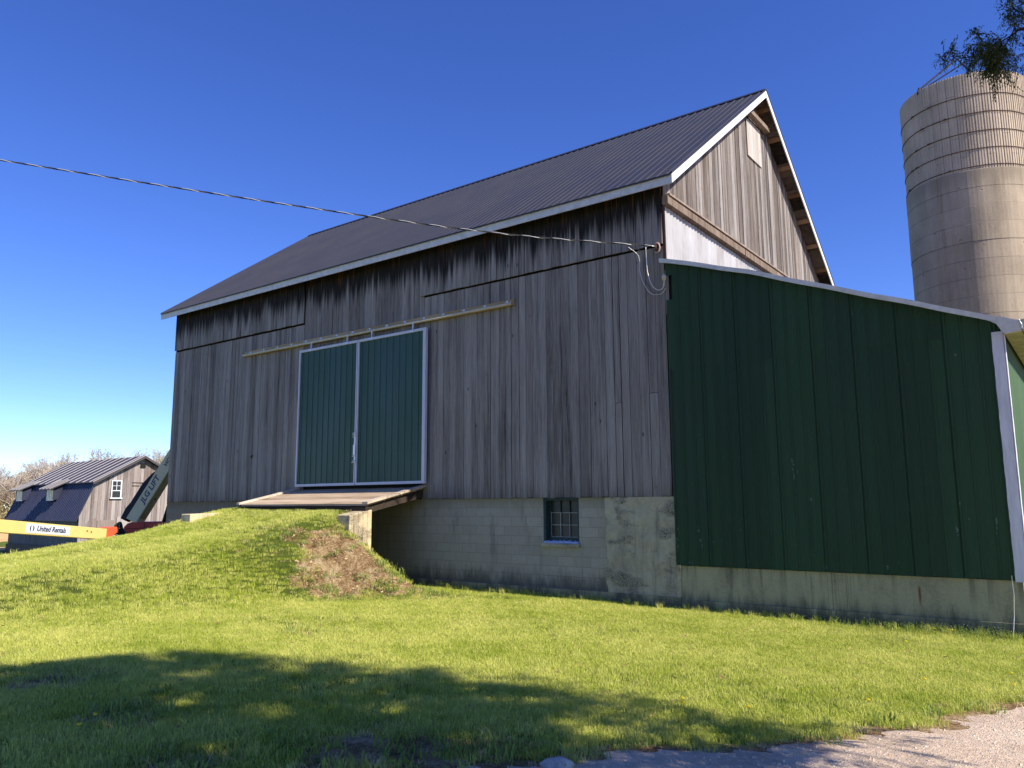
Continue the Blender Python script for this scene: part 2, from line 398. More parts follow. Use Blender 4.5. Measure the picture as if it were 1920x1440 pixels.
# ------------------------------------------------------------------ mesh helpers
class MB:
    def __init__(s): s.v = []; s.f = []; s.t = []
    def add(s, vs, fs, tone=None):
        b = len(s.v); s.v.extend([tuple(map(float, q)) for q in vs]); tone = random.random() if tone is None else tone
        for f in fs: s.f.append(tuple(i+b for i in f)); s.t.append(tone)
    def box(s, x0, x1, y0, y1, z0, z1, tone=None):
        s.add([(x0,y0,z0),(x1,y0,z0),(x1,y1,z0),(x0,y1,z0),(x0,y0,z1),(x1,y0,z1),(x1,y1,z1),(x0,y1,z1)],
              [(0,3,2,1),(4,5,6,7),(0,1,5,4),(1,2,6,5),(2,3,7,6),(3,0,4,7)], tone)
    def hexa(s, lo, hi, tone=None):
        """lo, hi: four corner points each, same winding (ccw seen from hi)"""
        s.add(list(lo)+list(hi), [(3,2,1,0),(4,5,6,7),(0,1,5,4),(1,2,6,5),(2,3,7,6),(3,0,4,7)], tone)
    def obox(s, c, ax, h, tone=None):
        """box at centre c, axes ax (3 unit vectors), half sizes h"""
        c = np.array(c, float); a = [np.array(q, float)*k for q, k in zip(ax, h)]
        lo = [c-a[0]-a[1]-a[2], c+a[0]-a[1]-a[2], c+a[0]+a[1]-a[2], c-a[0]+a[1]-a[2]]
        s.hexa(lo, [q+2*a[2] for q in lo], tone)
    def prism(s, poly, fn, d0, d1, tone=None):
        """2-D outline extruded between depths; fn(u, v, d) -> xyz"""
        n = len(poly)
        s.add([fn(u, v, d0) for u, v in poly]+[fn(u, v, d1) for u, v in poly],
              [tuple(range(n))[::-1], tuple(range(n, 2*n))]+[(i, (i+1) % n, n+(i+1) % n, n+i) for i in range(n)], tone)
    def tube(s, pts, r, n=8, tone=None, cap=True):
        P = [Vector(p) for p in pts]; R = r if isinstance(r, (list, tuple)) else [r]*len(P)
        vs = []; up = Vector((0, 0, 1))
        d0 = (P[1]-P[0]).normalized()
        u = d0.orthogonal().normalized() if abs(d0.dot(up)) > .95 else d0.cross(up).normalized()
        for i, p in enumerate(P):
            d = ((P[min(i+1, len(P)-1)]-P[max(i-1, 0)])).normalized()
            u = (u-d*u.dot(d)).normalized(); w = d.cross(u)
            for k in range(n):
                a = 2*PI*k/n; vs.append(p+(u*math.cos(a)+w*math.sin(a))*R[i])
        fs = [(i*n+k, i*n+(k+1) % n, (i+1)*n+(k+1) % n, (i+1)*n+k) for i in range(len(P)-1) for k in range(n)]
        if cap: fs += [tuple(range(n))[::-1], tuple(range((len(P)-1)*n, len(P)*n))]
        s.add(vs, fs, tone)
    def build(s, name, mat, parent=None, smooth=False):
        me = bpy.data.meshes.new(name); off = Vector((0, 0, 0)); q = parent
        while q is not None: off += q.location; q = q.parent
        me.from_pydata([(a-off.x, b-off.y, c-off.z) for a, b, c in s.v], [], s.f); me.update()
        at = me.attributes.new('tone', 'FLOAT', 'FACE'); at.data.foreach_set('value', s.t)
        me.materials.append(mat if not isinstance(mat, str) else M[mat])
        if smooth: me.polygons.foreach_set('use_smooth', [True]*len(me.polygons))
        o = bpy.data.objects.new(name, me); COL.objects.link(o); o.parent = parent
        return o

def tag(o, label=None, cat=None, group=None, kind=None):
    for k, v in (('label', label), ('category', cat), ('group', group), ('kind', kind)):
        if v: o[k] = v
    return o
def thing(name, loc, label, cat, group=None):
    o = bpy.data.objects.new(name, None); COL.objects.link(o); o.location = loc; o.empty_display_size = .3
    return tag(o, label, cat, group)
def bevel(o, w=.01, seg=2):
    m = o.modifiers.new('bevel', 'BEVEL'); m.width = w; m.segments = seg; m.limit_method = 'ANGLE'; m.angle_limit = .7
    return o
def copy_tree(o, parent=None):
    kids = [c for c in bpy.data.objects if c.parent == o]
    c = o.copy(); COL.objects.link(c); c.parent = parent
    for k in kids: copy_tree(k, c)
    return c

def boards(mb, a0, a1, zlo, zhi, place, w=(.16, .27), rag=.012, th=.022, split=.06):
    """upright planks: place(a, depth, z); depth grows outwards"""
    a = a0
    while a < a1-.02:
        b = min(a+random.uniform(*w), a1)
        if a1-b < .07: b = a1
        gap = random.choice((.004, .007, .010, .014, .021)); l, r = a+gap*.5, b-gap*.5
        d0 = random.uniform(0, .007); t0, t1 = random.uniform(-.004, .006), random.uniform(-.004, .006)
        lean = random.uniform(-.004, .004)
        zb = zlo(.5*(a+b))+random.uniform(-rag, rag); zl, zr = zhi(l), zhi(r)
        tone = random.random()
        cuts = [None]
        if random.random() < split: cuts = [random.uniform(.25, .75)]
        segs = [(0., 1.)] if cuts[0] is None else [(0., cuts[0]-.001), (cuts[0]+.001, 1.)]
        for s0, s1 in segs:
            zz = lambda z1, s: zb+(z1-zb)*s
            P = []
            for dd in (0, 1):
                o_ = th+d0 if dd else 0.
                P += [place(l+lean*(1-s0), o_+t0*dd, zz(zl, s0)), place(r+lean*(1-s0), o_+t1*dd, zz(zr, s0)),
                      place(r+lean*(1-s1), o_+t1*dd, zz(zr, s1)), place(l+lean*(1-s1), o_+t0*dd, zz(zl, s1))]
            mb.hexa(P[:4], P[4:], tone if s0 == 0 else random.random())
        a = b

def ribbed(mb, a0, a1, place, lo, hi, pitch=.2286, h=.019, w=.05, minor=0., skip=None, tone=.5, major_every=1, phase=0., tones=0, i0=0):
    """profiled sheet: ribs along the lo->hi direction"""
    prof = []
    a = a0+phase; i = i0; prof.append((a0, 0.))
    while a+w < a1:
        hh = h if i % major_every == 0 else h*.55
        if tones and tones < 3 and i % major_every == 0 and a > a0+.02: prof += [(a-.016, 0.), (a-.013, -.007), (a-.005, -.007)]
        if a > a0: prof += [(a, 0.)]
        prof += [(a+w*.28, hh), (a+w*.72, hh), (a+w, 0.)]
        if minor:
            for q in (.36, .68):
                m = a+w+(pitch-w)*q; prof += [(m-.008, 0.), (m, minor), (m+.008, 0.)]
        a += pitch; i += 1
    prof = [p for p in prof if p[0] < a1-.001]+[(a1, 0.)]
    for (p, d), (q, e) in zip(prof, prof[1:]):
        l0, l1, h0, h1 = lo(p), lo(q), hi(p), hi(q)
        if skip: l0, l1, h0, h1 = skip(p, q, l0, l1, h0, h1)
        if h0-l0 < .01: continue
        tt = tone if not tones else 0. if (tones < 3 and abs(d-e) > .004) else ((int((p-a0)/(pitch*4))*7+tones*3) % 10)/10.  # rib flanks take the darkest tone: shading painted so the ribs show
        mb.add([place(p, d, l0), place(q, e, l1), place(q, e, h1), place(p, d, h0)], [(0, 1, 2, 3)], tt)

# ================================================================== BIG BARN
L, WID, YR, HR, ZE, OH, OE = 18.11, 11.52, 5.76, 10.80, 6.31, .385, .37
SL = (HR-ZE)/(YR+OE)
def roof_z(y): return ZE+(min(y, 2*YR-y)+OE)*SL
barn = thing('barn', (9.0, 5.8, -2.05), 'big weathered grey timber bank barn with charcoal metal roof and green sliding doors', 'barn')

F = lambda a, d, z: (a, -d, z)                  # long front wall, facing -y
mb = MB()
boards(mb, 0., 6.81, lambda a: 0., lambda a: 5.0, F)
boards(mb, 6.815, 6.98, lambda a: 0., lambda a: 4.22, F)
boards(mb, 11.5, L, lambda a: 0., lambda a: 5.03, F)
boards(mb, 6.82, 11.495, lambda a: 4.24, lambda a: roof_z(0)-.03, F)
b1 = mb.build('front_wall', 'wood_front', barn)
mb = MB(); mb.box(0.02, L-.02, .031, .06, 0.002, roof_z(0)-.12, .1); mb.build('board_gap_shade', 'void', barn)  # black sheet set behind the boards so the gaps read as shade
mb = MB()
U = lambda a, d, z: (a, -.046-d, z)
boards(mb, 0., 6.81, lambda a: 5.05, lambda a: roof_z(0)-.02, U, rag=.006)
mb.build('upper_boards', 'wood_front', barn)
mb = MB()
boards(mb, 11.38, L, lambda a: 5.07, lambda a: roof_z(0)-.02, U, rag=.006)
mb.build('upper_boards', 'wood_front', barn)
# gable wall facing +x
Gp = lambda a, d, z: (L+d, a, z)
mb = MB()
boards(mb, .0, WID, lambda a: 0., lambda a: roof_z(a)-.04, Gp, w=(.13, .22), split=.15)
mb.build('gable_wall', 'wood_gable', barn)
mb = MB()
boards(mb, 0., WID, lambda a: 0., lambda a: roof_z(a)-.04, lambda a, d, z: (-d, a, z))
mb.build('far_gable_wall', 'wood_front', barn)
mb = MB()
boards(mb, 0., L, lambda a: 0., lambda a: roof_z(0)-.03, lambda a, d, z: (a, WID+d, z))
mb.build('rear_wall', 'wood_front', barn)
for x in (.03, L-.05):   # black sheets that put shade behind the gable boards
    mb = MB(); mb.prism([(.02, 0), (WID-.02, 0), (WID-.02, roof_z(0)-.1), (YR, HR-.15), (.02, roof_z(0)-.1)], lambda u, v, d: (d, u, v), x, x+.02, .0); mb.build('gable_shade_sheet', 'void', barn)
# pale hatch near the peak and its short beam
mb = MB(); a = 5.10
for i in range(5):
    w_ = .205; mb.hexa([(L+.035, a, 8.86), (L+.035, a+w_, 8.86), (L+.035, a+w_, roof_z(a+w_)-.62 if i == 0 else 9.93+.02*i), (L+.035, a, roof_z(a)-.72 if i == 0 else 9.93)],
                        [(L+.06, a, 8.86), (L+.06, a+w_, 8.86), (L+.06, a+w_, 9.93), (L+.06, a, 9.86)]); a += w_+.003
mb.build('hatch', 'ply', barn)
mb = MB(); mb.obox((L+.15, 5.75, 10.02), [(1,0,0),(0,1,0),(0,0,1)], (.07, .72, .06)); mb.build('hatch_beam', 'wood_beam', barn)
# long timber across the gable above the corrugated sheet
mb = MB(); mb.box(L+.03, L+.17, -.10, WID-1.6, 5.87, 6.05, .4); mb.box(L+.03, L+.20, -.06, WID-1.6, 6.052, 6.10, .8)
bevel(mb.build('gable_timber', 'wood_beam', barn), .008)
mb = MB(); mb.box(L+.171, L+.178, 4.18, 4.22, 5.80, 6.11, .2); mb.build('timber_strap', 'rust', barn)
mb = MB()
ys = np.arange(0.0, 9.0, .0127*1.5)
for y0, y1 in zip(ys, ys[1:]):
    f = lambda y: .045+.009*math.sin(2*PI*y/.152)+.003*math.sin(y*5)
    zt = 5.865
    mb.add([(L+f(y0), y0, 3.2), (L+f(y1), y1, 3.2), (L+f(y1), y1, zt), (L+f(y0), y0, zt)], [(0,1,2,3)], .5)
mb.build('corrugated_sheet', 'corr_white', barn, True)
mb = MB(); mb.box(L-.005, L+.052, -.036, -.003, 4.75, 5.86, .1); mb.build('corner_strip', 'rust', barn)

# roof
roof = MB()
X0, X1 = -OH, L+OH
for sgn in (0, 1):
    ry = (lambda y: y) if sgn == 0 else (lambda y: 2*YR-y)
    ribbed(roof, X0, X1, lambda a, d, s, ry=ry: (a, ry(-.42+s*(YR+.42)), ZE+.055+(s*(YR+.42)-.05)*SL+d), lambda a: 0., lambda a: 1., .2286, .020, .06, .003, tone=.5)
rf = roof.build('roof', 'roof', barn)
mb = MB()
for sgn in (0, 1):
    ry = (lambda y: y) if sgn == 0 else (lambda y: 2*YR-y)
    y = -OE+.03
    while y < YR-.02:           # old sheathing boards under the metal
        y2 = min(y+random.uniform(.15, .26), YR); g = .012
        zz = lambda q: ZE+(q+OE)*SL
        for xa, xb in ((X0+.03, X1-.03),):
            mb.hexa([(xa, ry(y), zz(y)-.035), (xb, ry(y), zz(y)-.035), (xb, ry(y2-g), zz(y2-g)-.035), (xa, ry(y2-g), zz(y2-g)-.035)],
                    [(xa, ry(y), zz(y)+.0), (xb, ry(y), zz(y)+.0), (xb, ry(y2-g), zz(y2-g)+.0), (xa, ry(y2-g), zz(y2-g)+.0)])
        y = y2
mb.build('roof_deck', 'wood_deckboards', rf)
mb = MB()
for sgn in (1, -1):
    w_ = .17
    mb.hexa([(X0-.01, YR, HR+.085), (X1+.01, YR, HR+.085), (X1+.01, YR-sgn*w_, HR+.085-w_*SL), (X0-.01, YR-sgn*w_, HR+.085-w_*SL)],
            [(X0-.01, YR, HR+.10), (X1+.01, YR, HR+.10), (X1+.01, YR-sgn*w_, HR+.10-w_*SL), (X0-.01, YR-sgn*w_, HR+.10-w_*SL)], .5)
mb.build('ridge_cap', 'roof_cap', rf)
for y0, y1 in ((-OE-.025, -OE), (2*YR+OE, 2*YR+OE+.025)): mb = MB(); mb.box(X0, X1, y0, y1, ZE-.165, ZE+.015, .5); mb.build('eave_fascia', 'grey_trim', barn)
mb = MB()
for y0 in (-OE-.06, ): mb.box(X0-.005, X1+.005, y0, y0+.012, ZE+.0, ZE+.03, .5)
mb.build('drip_edge', 'roof_cap', barn)
for x0, x1 in ((X1, X1+.025), (X0-.025, X0)):
    for k in (0, 1):
        mb = MB(); ry = (lambda y: y) if k == 0 else (lambda y: 2*YR-y)
        za, zb = ZE+.02, HR+.025
        mb.hexa([(x0, ry(-OE-.026), za-.185), (x1, ry(-OE-.026), za-.185), (x1, YR, zb-.185), (x0, YR, zb-.185)],
                [(x0, ry(-OE-.026), za), (x1, ry(-OE-.026), za), (x1, YR, zb), (x0, YR, zb)], .5)
        mb.build('rake_trim', 'white_trim', barn)
        mb = MB(); za += .012; zb += .012
        xx0, xx1 = x0-.012, x1+.012
        mb.hexa([(xx0, ry(-OE-.04), za), (xx1, ry(-OE-.04), za), (xx1, YR, zb), (xx0, YR, zb)],
                [(xx0, ry(-OE-.04), za+.035), (xx1, ry(-OE-.04), za+.035), (xx1, YR, zb+.035), (xx0, YR, zb+.035)], .5)
        mb.build('rake_flashing', 'roof_cap', barn)
# purlin ends carrying the overhang
for k in (0, 1):
    for i in range(-1, 7):
        y = 6.08+i*.775
        if i == -1: y = 5.45 if k else None
        if y is None: continue
        if k: y = 2*YR-y+.0
        if not (-.2 < y < 2*YR+.2): continue
        if k and i == -1: continue
        zt = roof_z(y)-.045
        mb = MB(); mb.box(L-.3, X1-.01, y-.03, y+.03, zt-.12, zt-.0, random.random())
        mb.build('purlin_end', 'wood_raw', barn)
# foundation: block wall with a window opening, poured corner, footing ledge
wx0, wx1, wz0 = 15.04, 15.95, -.95
mb = MB()
mb.box(6.82, wx0, .02, .27, -2.6, -.001); mb.box(wx1, 16.62, .02, .27, -2.6, -.001); mb.box(wx0, wx1, .02, .27, -2.6, wz0)
mb.box(-.06, 4.03, .02, .27, -2.9, -.001)
mb.box(-.06, .2, .271, WID, -3.0, -.001); mb.box(.2, L, WID-.25, WID, -3.0, -.001)
found = mb.build('foundation', 'block', barn)
mb = MB(); mb.box(6.9, 18.22, -.05, .019, -2.7, -1.885); mb.build('footing_ledge', 'shed_found', barn)
mb = MB()
nx, nz = 42, 44
def pc(i, j):
    x = 16.62+(18.22-16.62)*i/nx; z = -2.5+2.5*j/nz
    n_ = .010*math.sin(x*7+z*3)+.008*math.sin(z*13-x*5)+.006*random.random()
    if i == 0: x += .025*math.sin(z*9)+.015*math.sin(z*23)
    return (x, -.012-abs(n_), z-.001)
vs = [pc(i, j) for j in range(nz+1) for i in range(nx+1)]
mb.add(vs, [(j*(nx+1)+i, j*(nx+1)+i+1, (j+1)*(nx+1)+i+1, (j+1)*(nx+1)+i) for j in range(nz) for i in range(nx)], .5)
mb.box(16.621, 18.215, -.004, .25, -2.6, -.002)
mb.build('poured_corner', 'poured', barn, True)
mb = MB(); mb.box(L-.25, L-.01, .26, WID-.26, -2.6, -.001); mb.build('gable_foundation', 'block', barn)
mb = MB(); mb.box(4.031, 6.815, .5, .55, -2.6, -.01); mb.build('dark_gap', 'void', barn)  # black sheet standing for the shade in the foundation gap
# foundation window: deep dark green frame, leaded looking small panes
win = MB()
win.box(wx0, wx0+.055, .05, .30, wz0, -.002); win.box(wx1-.055, wx1, .05, .30, wz0, -.002)
win.box(wx0+.055, wx1-.055, .05, .30, -.06, -.002); win.box(wx0+.055, wx1-.055, .17, .25, wz0+.02, wz0+.115)
win.box(wx0+.055, wx0+.10, .18, .25, wz0+.115, -.06); win.box(wx1-.10, wx1-.055, .18, .25, wz0+.115, -.06)
win = bevel(win.build('window', 'frame_green', barn), .004)
mb = MB(); x0, x1, z0, z1 = wx0+.10, wx1-.10, wz0+.115, -.06
for i in (1, 2):
    x = x0+(x1-x0)*i/3+(.006 if i == 1 else -.003)
    mb.hexa([(x-.009, .185, z0), (x+.007, .185, z0), (x+.007, .215, z0), (x-.009, .215, z0)], [(x-.012, .185, z1-.25), (x+.004, .185, z1-.25), (x+.004, .215, z1-.25), (x-.012, .215, z1-.25)])
for i in (1, 2): z = z0+(z1-z0)*i/3; mb.box(x0, x1, .183, .213, z-.009, z+.008)
mb.box(x0, x1, .182, .2, z0, z0+.014); mb.box(x0, x0+.011, .182, .2, z0, z1-.24)
mb.build('muntins', 'muntin', win)
for i in (1, 2): x = x0+(x1-x0)*i/3; mb = MB(); mb.box(x-.008, x+.008, .186, .214, z1-.249, z1); mb.build('upper_muntin', 'frame_green', win)
mb = MB(); mb.box(x0, x1, .22, .228, z0, z1); mb.build('pane', 'glass_dirty', win)
mb = MB(); mb.box(wx0-.03, wx1+.03, -.045, .05, wz0-.085, wz0-.004); bevel(mb.build('sill', 'poured', win), .01)
mb = MB(); vs = []; n_ = 26
for i in range(n_+1):
    x = wx0+.01+(wx1-wx0-.02)*i/n_; h_ = .012+.03*abs(math.sin(i*1.7))*random.random()+(.03 if i in (1, 13, 17) else 0)
    vs += [(x, -.03+.015*random.random(), wz0-.002), (x, .02, wz0+.010+h_*.6), (x, .16, wz0+.016+h_)]
mb.add(vs, [(3*i+k, 3*i+3+k, 3*i+4+k, 3*i+1+k) for i in range(n_) for k in (0, 1)]); mb.build('crumbled_sealant', 'snow_foam', win)

# sliding doors
mb = MB(); mb.box(6.99, 11.49, .02, .028, .0, 4.3); mb.build('doorway_shade', 'void', barn)  # black sheet standing for the shade behind the doors
for (xa, xb, tl, tr) in ((6.845, 9.265, .05, .035), (9.285, 11.735, .045, .095)):
    mb = MB(); ribbed(mb, xa+tl, xb-tr, lambda a, d, z: (a, -.165-d, z), lambda a: .44, lambda a: 4.14, .2286, .02, .045, .004, phase=.06)
    dr = mb.build('sliding_door', 'green_door', barn)
    mb = MB(); mb.box(xa, xa+tl, -.205, -.12, .37, 4.21); mb.box(xb-tr, xb, -.207, -.12, .37, 4.21)
    mb.box(xa+tl, xb-tr, -.206, -.12, .37, .44); mb.box(xa+tl, xb-tr, -.206, -.12, 4.14, 4.21)
    bevel(mb.build('door_frame', 'door_trim', dr), .006)
    mb = MB(); mb.box(xa+tl, xb-tr, -.15, -.13, .44, 4.14); mb.build('door_back', 'void', dr)
    for tx in ((7.33, 8.83) if xa < 9 else (9.78, 11.27)):
        mb = MB(); mb.box(tx-.018, tx+.018, -.17, -.155, 4.16, 4.39); mb.box(tx-.05, tx+.05, -.215, -.208, 4.15, 4.2)
        mb.box(tx-.012, tx+.012, -.19, -.17, 4.2, 4.38); mb.build('door_hanger', 'steel', dr)
mb = MB(); mb.box(9.245, 9.30, -.225, -.207, .95, 1.75); mb.box(9.235, 9.315, -.245, -.226, 1.15, 1.42)
for z in (1.0, 1.12, 1.62, 1.72): mb.tube([(9.24, -.225, z), (9.24, -.26, z)], .014, 6); mb.tube([(9.31, -.225, z+.02), (9.31, -.26, z+.02)], .014, 6)
mb.tube([(9.18, -.235, .96), (9.36, -.235, .96)], .012, 6); mb.tube([(9.2, -.235, 1.68), (9.36, -.235, 1.68)], .012, 6)
mb.build('door_latch', 'steel', barn)
tr_ = MB(); tr_.box(4.03, 14.35, -.075, -.033, 4.38, 4.53, .4); tr_ = tr_.build('track_board', 'rail_wood', barn)
mb = MB(); mb.tube([(4.03, -.13, 4.41), (9.2, -.13, 4.405), (14.33, -.13, 4.41)], .036, 12); mb.build('door_track', 'galv', tr_, True)
for i in range(16):
    x = 4.35+i*.655; mb = MB(); mb.box(x-.03, x+.03, -.09, -.076, 4.46, 4.505); mb.box(x-.014, x+.014, -.155, -.09, 4.449, 4.462); mb.build('track_bracket', 'steel', tr_)
# small iron peg and a broken board on the left of the wall
mb = MB(); mb.tube([(4.55, -.03, 1.28), (4.62, -.10, 1.30), (4.70, -.11, 1.33)], .022, 6); mb.build('iron_peg', 'rust', barn)

# ================================================================== TIMBER RAMP DECK + ABUTMENT
deck = thing('loading_deck', (9.2, -1.0, -.25), 'sloping weathered plank deck bridging from the grass bank to the sliding doors', 'ramp deck')
mb = MB(); y = -.03; zt = lambda y: .30+y*.215
while y > -1.86:
    y2 = max(y-.265, -1.9); g = .006
    x0, x1 = 6.84+random.uniform(-.02, .02), 11.56+random.uniform(-.015, .015)
    mb.hexa([(x0, y2+g, zt(y2)-.045), (x1, y2+g, zt(y2)-.045), (x1, y, zt(y)-.045), (x0, y, zt(y)-.045)],
            [(x0, y2+g, zt(y2)), (x1, y2+g, zt(y2)), (x1, y, zt(y)), (x0, y, zt(y))]); y = y2
mb.build('deck_planks', 'plank', deck)
for x0, x1 in ((11.48, 11.66), (6.74, 6.86)):
    mb = MB()
    for ya, yb in ((-.02, -.78), (-.79, -1.34), (-1.35, -1.94)):
        o_ = random.uniform(0, .012)
        mb.hexa([(x0, yb, zt(yb)+.003), (x1, yb, zt(yb)+.003), (x1, ya, zt(ya)+.003), (x0, ya, zt(ya)+.003)], [(x0, yb, zt(yb)+.045+o_), (x1, yb, zt(yb)+.045+o_), (x1, ya, zt(ya)+.045+o_), (x0, ya, zt(ya)+.045+o_)])
    mb.build('edge_board', 'plank_pale', deck)
for x in (6.95, 7.9, 8.8, 9.7, 10.6, 11.5):
    mb = MB(); mb.hexa([(x-.04, -1.8, zt(-1.8)-.22), (x+.04, -1.8, zt(-1.8)-.22), (x+.04, -.03, zt(0)-.26), (x-.04, -.03, zt(0)-.26)],
                       [(x-.04, -1.8, zt(-1.8)-.047), (x+.04, -1.8, zt(-1.8)-.047), (x+.04, -.03, zt(-.03)-.047), (x-.04, -.03, zt(-.03)-.047)]); mb.build('joist', 'dark_wood', deck)
mb = MB(); mb.box(6.82, 11.6, -1.945, -1.82, -.33, zt(-1.94)-.05); mb.build('end_beam', 'dark_wood', deck)

mb = MB()
def jag(x, y, z): return (x+random.uniform(-.012, .012), y+random.uniform(-.012, .012), z+random.uniform(-.012, .012))
def rough_block(mb, x0, x1, y0, y1, z0, z1a, z1b):
    n = 5
    for i in range(n):
        ya, yb = y0+(y1-y0)*i/n, y0+(y1-y0)*(i+1)/n; za, zb = z1a+(z1b-z1a)*i/n, z1a+(z1b-z1a)*(i+1)/n
        mb.hexa([(x0, ya, z0), (x1, ya, z0), (x1, yb, z0), (x0, yb, z0)], [(x0, ya, za), (x1, ya, za), (x1, yb, zb), (x0, yb, zb)], .5)
rough_block(mb, 11.2, 11.62, -2.42, -1.76, -2.4, -.345, -.235)
mb.box(6.8, 11.199, -2.16, -1.76, -2.4, -.34, .5)
rough_block(mb, 6.55, 6.95, -3.35, -2.161, -1.6, -.33, -.30)
ab = mb.build('concrete_abutment', 'abutment'); bevel(ab, .02, 3)
tag(ab, 'pale concrete retaining block at the end of the grass bank under the plank deck', 'abutment')

# ================================================================== GREEN LEAN-TO
SX0, SX1, SY1 = 18.15, 23.74, 10.4
RK = [(18.12, 4.70), (19.84, 4.14), (21.33, 3.565), (22.48, 3.13), (23.23, 2.845), (24.02, 2.53)]
def rk(x): return float(np.interp(x, [p[0] for p in RK], [p[1] for p in RK]))
shed = thing('lean_to_shed', (21.0, 4.5, -2.15), 'dark green ribbed metal lean-to shed against the gable end of the big barn', 'shed')
def skp(p, q, l0, l1, h0, h1):
    if q < 18.28: return (l0, l1, 3.88, 3.88) if l0 < 3 else (4.38, 4.38, h0, h1)
    return l0, l1, h0, h1
mb = MB()
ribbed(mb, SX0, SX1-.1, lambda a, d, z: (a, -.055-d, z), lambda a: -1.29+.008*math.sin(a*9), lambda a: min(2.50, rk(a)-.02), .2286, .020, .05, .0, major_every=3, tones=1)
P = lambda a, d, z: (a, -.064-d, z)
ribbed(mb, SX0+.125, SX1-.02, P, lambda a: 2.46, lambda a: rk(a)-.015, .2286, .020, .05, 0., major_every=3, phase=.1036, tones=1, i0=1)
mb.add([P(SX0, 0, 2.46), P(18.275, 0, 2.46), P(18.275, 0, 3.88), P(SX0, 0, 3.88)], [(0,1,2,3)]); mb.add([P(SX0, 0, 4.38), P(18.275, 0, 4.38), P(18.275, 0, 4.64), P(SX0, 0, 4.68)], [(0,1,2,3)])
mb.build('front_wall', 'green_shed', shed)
mb = MB(); mb.prism([(18.27, -1.28), (SX1-.01, -1.28), (SX1-.01, rk(SX1)-.12), (18.27, 4.55)], lambda u, v, d: (u, d, v), -.03, -.01)
mb.box(18.13, 18.27, -.01, .01, 3.8, 4.45); mb.build('wall_shade_sheet', 'void', shed)  # black sheet behind the metal so the cutout reads as shade
mb = MB(); mb.box(18.125, 18.20, -.05, -.02, 3.6, 4.5, .4); mb.build('corner_post', 'wood_front', shed)
mb = MB(); ribbed(mb, 0.0, SY1, lambda a, d, z: (SX1+d, a, z), lambda a: -1.29, lambda a: 2.62, .2286, .014, .05, 0.); mb.build('side_wall', 'green_side', shed)
mb = MB(); mb.box(18.3, SX1, SY1-.02, SY1, -1.29, 2.6); mb.prism([(18.3, 2.61), (SX1, 2.61), (18.3, 4.55)], lambda u, v, d: (u, d, v), SY1-.02, SY1); mb.build('rear_wall', 'green_side', shed)
# white corner board: two leaves with a folded edge
mb = MB(); n_ = 40
for i in range(n_):
    za, zb = -1.31+(2.47+1.31)*i/n_, -1.31+(2.47+1.31)*(i+1)/n_
    j = lambda z: .0022*math.sin(z*11)+.0018*math.sin(z*37)
    mb.hexa([(23.615+j(za), -.105, za), (23.765, -.105+.3*j(za), za), (23.765, -.07, za), (23.615+j(za), -.07, za)], [(23.615+j(zb), -.105, zb), (23.765, -.105+.3*j(zb), zb), (23.765, -.07, zb), (23.615+j(zb), -.07, zb)], .5)
    mb.hexa([(23.755, -.069, za), (23.785+.3*j(za), -.10, za), (23.785+.4*j(za*1.3), .045+j(za), za), (23.755, .045, za)], [(23.755, -.069, zb), (23.785+.3*j(zb), -.10, zb), (23.785+.4*j(zb*1.3), .045+j(zb), zb), (23.755, .045, zb)], .5)
mb.build('corner_board', 'peeling_white', shed)
# roof
mb = MB()
for (xa, za), (xb, zb) in zip(RK, RK[1:]):
    mb.hexa([(xa, -.16, za-.02), (xb, -.16, zb-.02), (xb, SY1+.15, zb-.02), (xa, SY1+.15, za-.02)], [(xa, -.16, za+.025), (xb, -.16, zb+.025), (xb, SY1+.15, zb+.025), (xa, SY1+.15, za+.025)], .5)
sr = mb.build('roof', 'roof', shed)
mb = MB(); RS = [(x, z+.006*math.sin(x*5.1)) for x, z in [(18.08+i*.2, rk(18.08+i*.2)) for i in range(28)]]+[(23.72, rk(23.72))]
for (xa, za), (xb, zb) in zip(RS, RS[1:]):
    mb.hexa([(xa, -.20, za-.05), (xb, -.20, zb-.05), (xb, -.161, zb-.05), (xa, -.161, za-.05)], [(xa, -.20, za+.035), (xb, -.20, zb+.035), (xb, -.161, zb+.035), (xa, -.161, za+.035)], .5)
mb.build('rake_trim', 'grey_trim', sr)
mb = MB()   # boxed eave return with its curved lower edge
poly = [(23.722, 2.700), (24.02, 2.585), (24.02, 2.43), (23.80, 2.41), (23.76, 2.45), (23.735, 2.52), (23.70, 2.58), (23.62, 2.635), (23.5, 2.69), (23.5, rk(23.5)-.051), (23.722, rk(23.722)-.052)]
mb.prism(poly[::-1], lambda u, v, d: (u, d, v), -.199, -.165); mb.build('eave_return', 'grey_trim', sr)
mb = MB(); mb.hexa([(23.79, -.164, 2.43), (24.02, -.164, 2.43), (24.02, SY1, 2.43), (23.79, SY1, 2.43)], [(23.79, -.164, 2.45), (24.02, -.164, 2.45), (24.02, SY1, 2.45), (23.79, SY1, 2.45)]); mb.build('soffit', 'soffit', sr)
mb = MB()
GP = [(24.022, 2.60), (24.022, 2.455), (24.05, 2.425), (24.10, 2.43), (24.13, 2.47), (24.145, 2.545), (24.165, 2.575), (24.165, 2.60), (24.155, 2.60)]
for (u0, v0), (u1, v1) in zip(GP, GP[1:]):
    for ya, yb in ((-.21, 3.2), (3.203, 6.6), (6.603, SY1+.1)): mb.add([(u0, ya, v0), (u1, ya, v1), (u1, yb, v1), (u0, yb, v0)], [(0,1,2,3)], .5)
mb.prism(GP[::-1], lambda u, v, d: (u, d, v), -.212, -.208); mb.build('gutter', 'gutter', sr)
mb = MB(); mb.tube([(24.0, -.2, 2.6), (24.03, -.225, 2.52), (24.03, -.225, 2.46)], .008, 6); mb.build('gutter_clip', 'steel', sr)
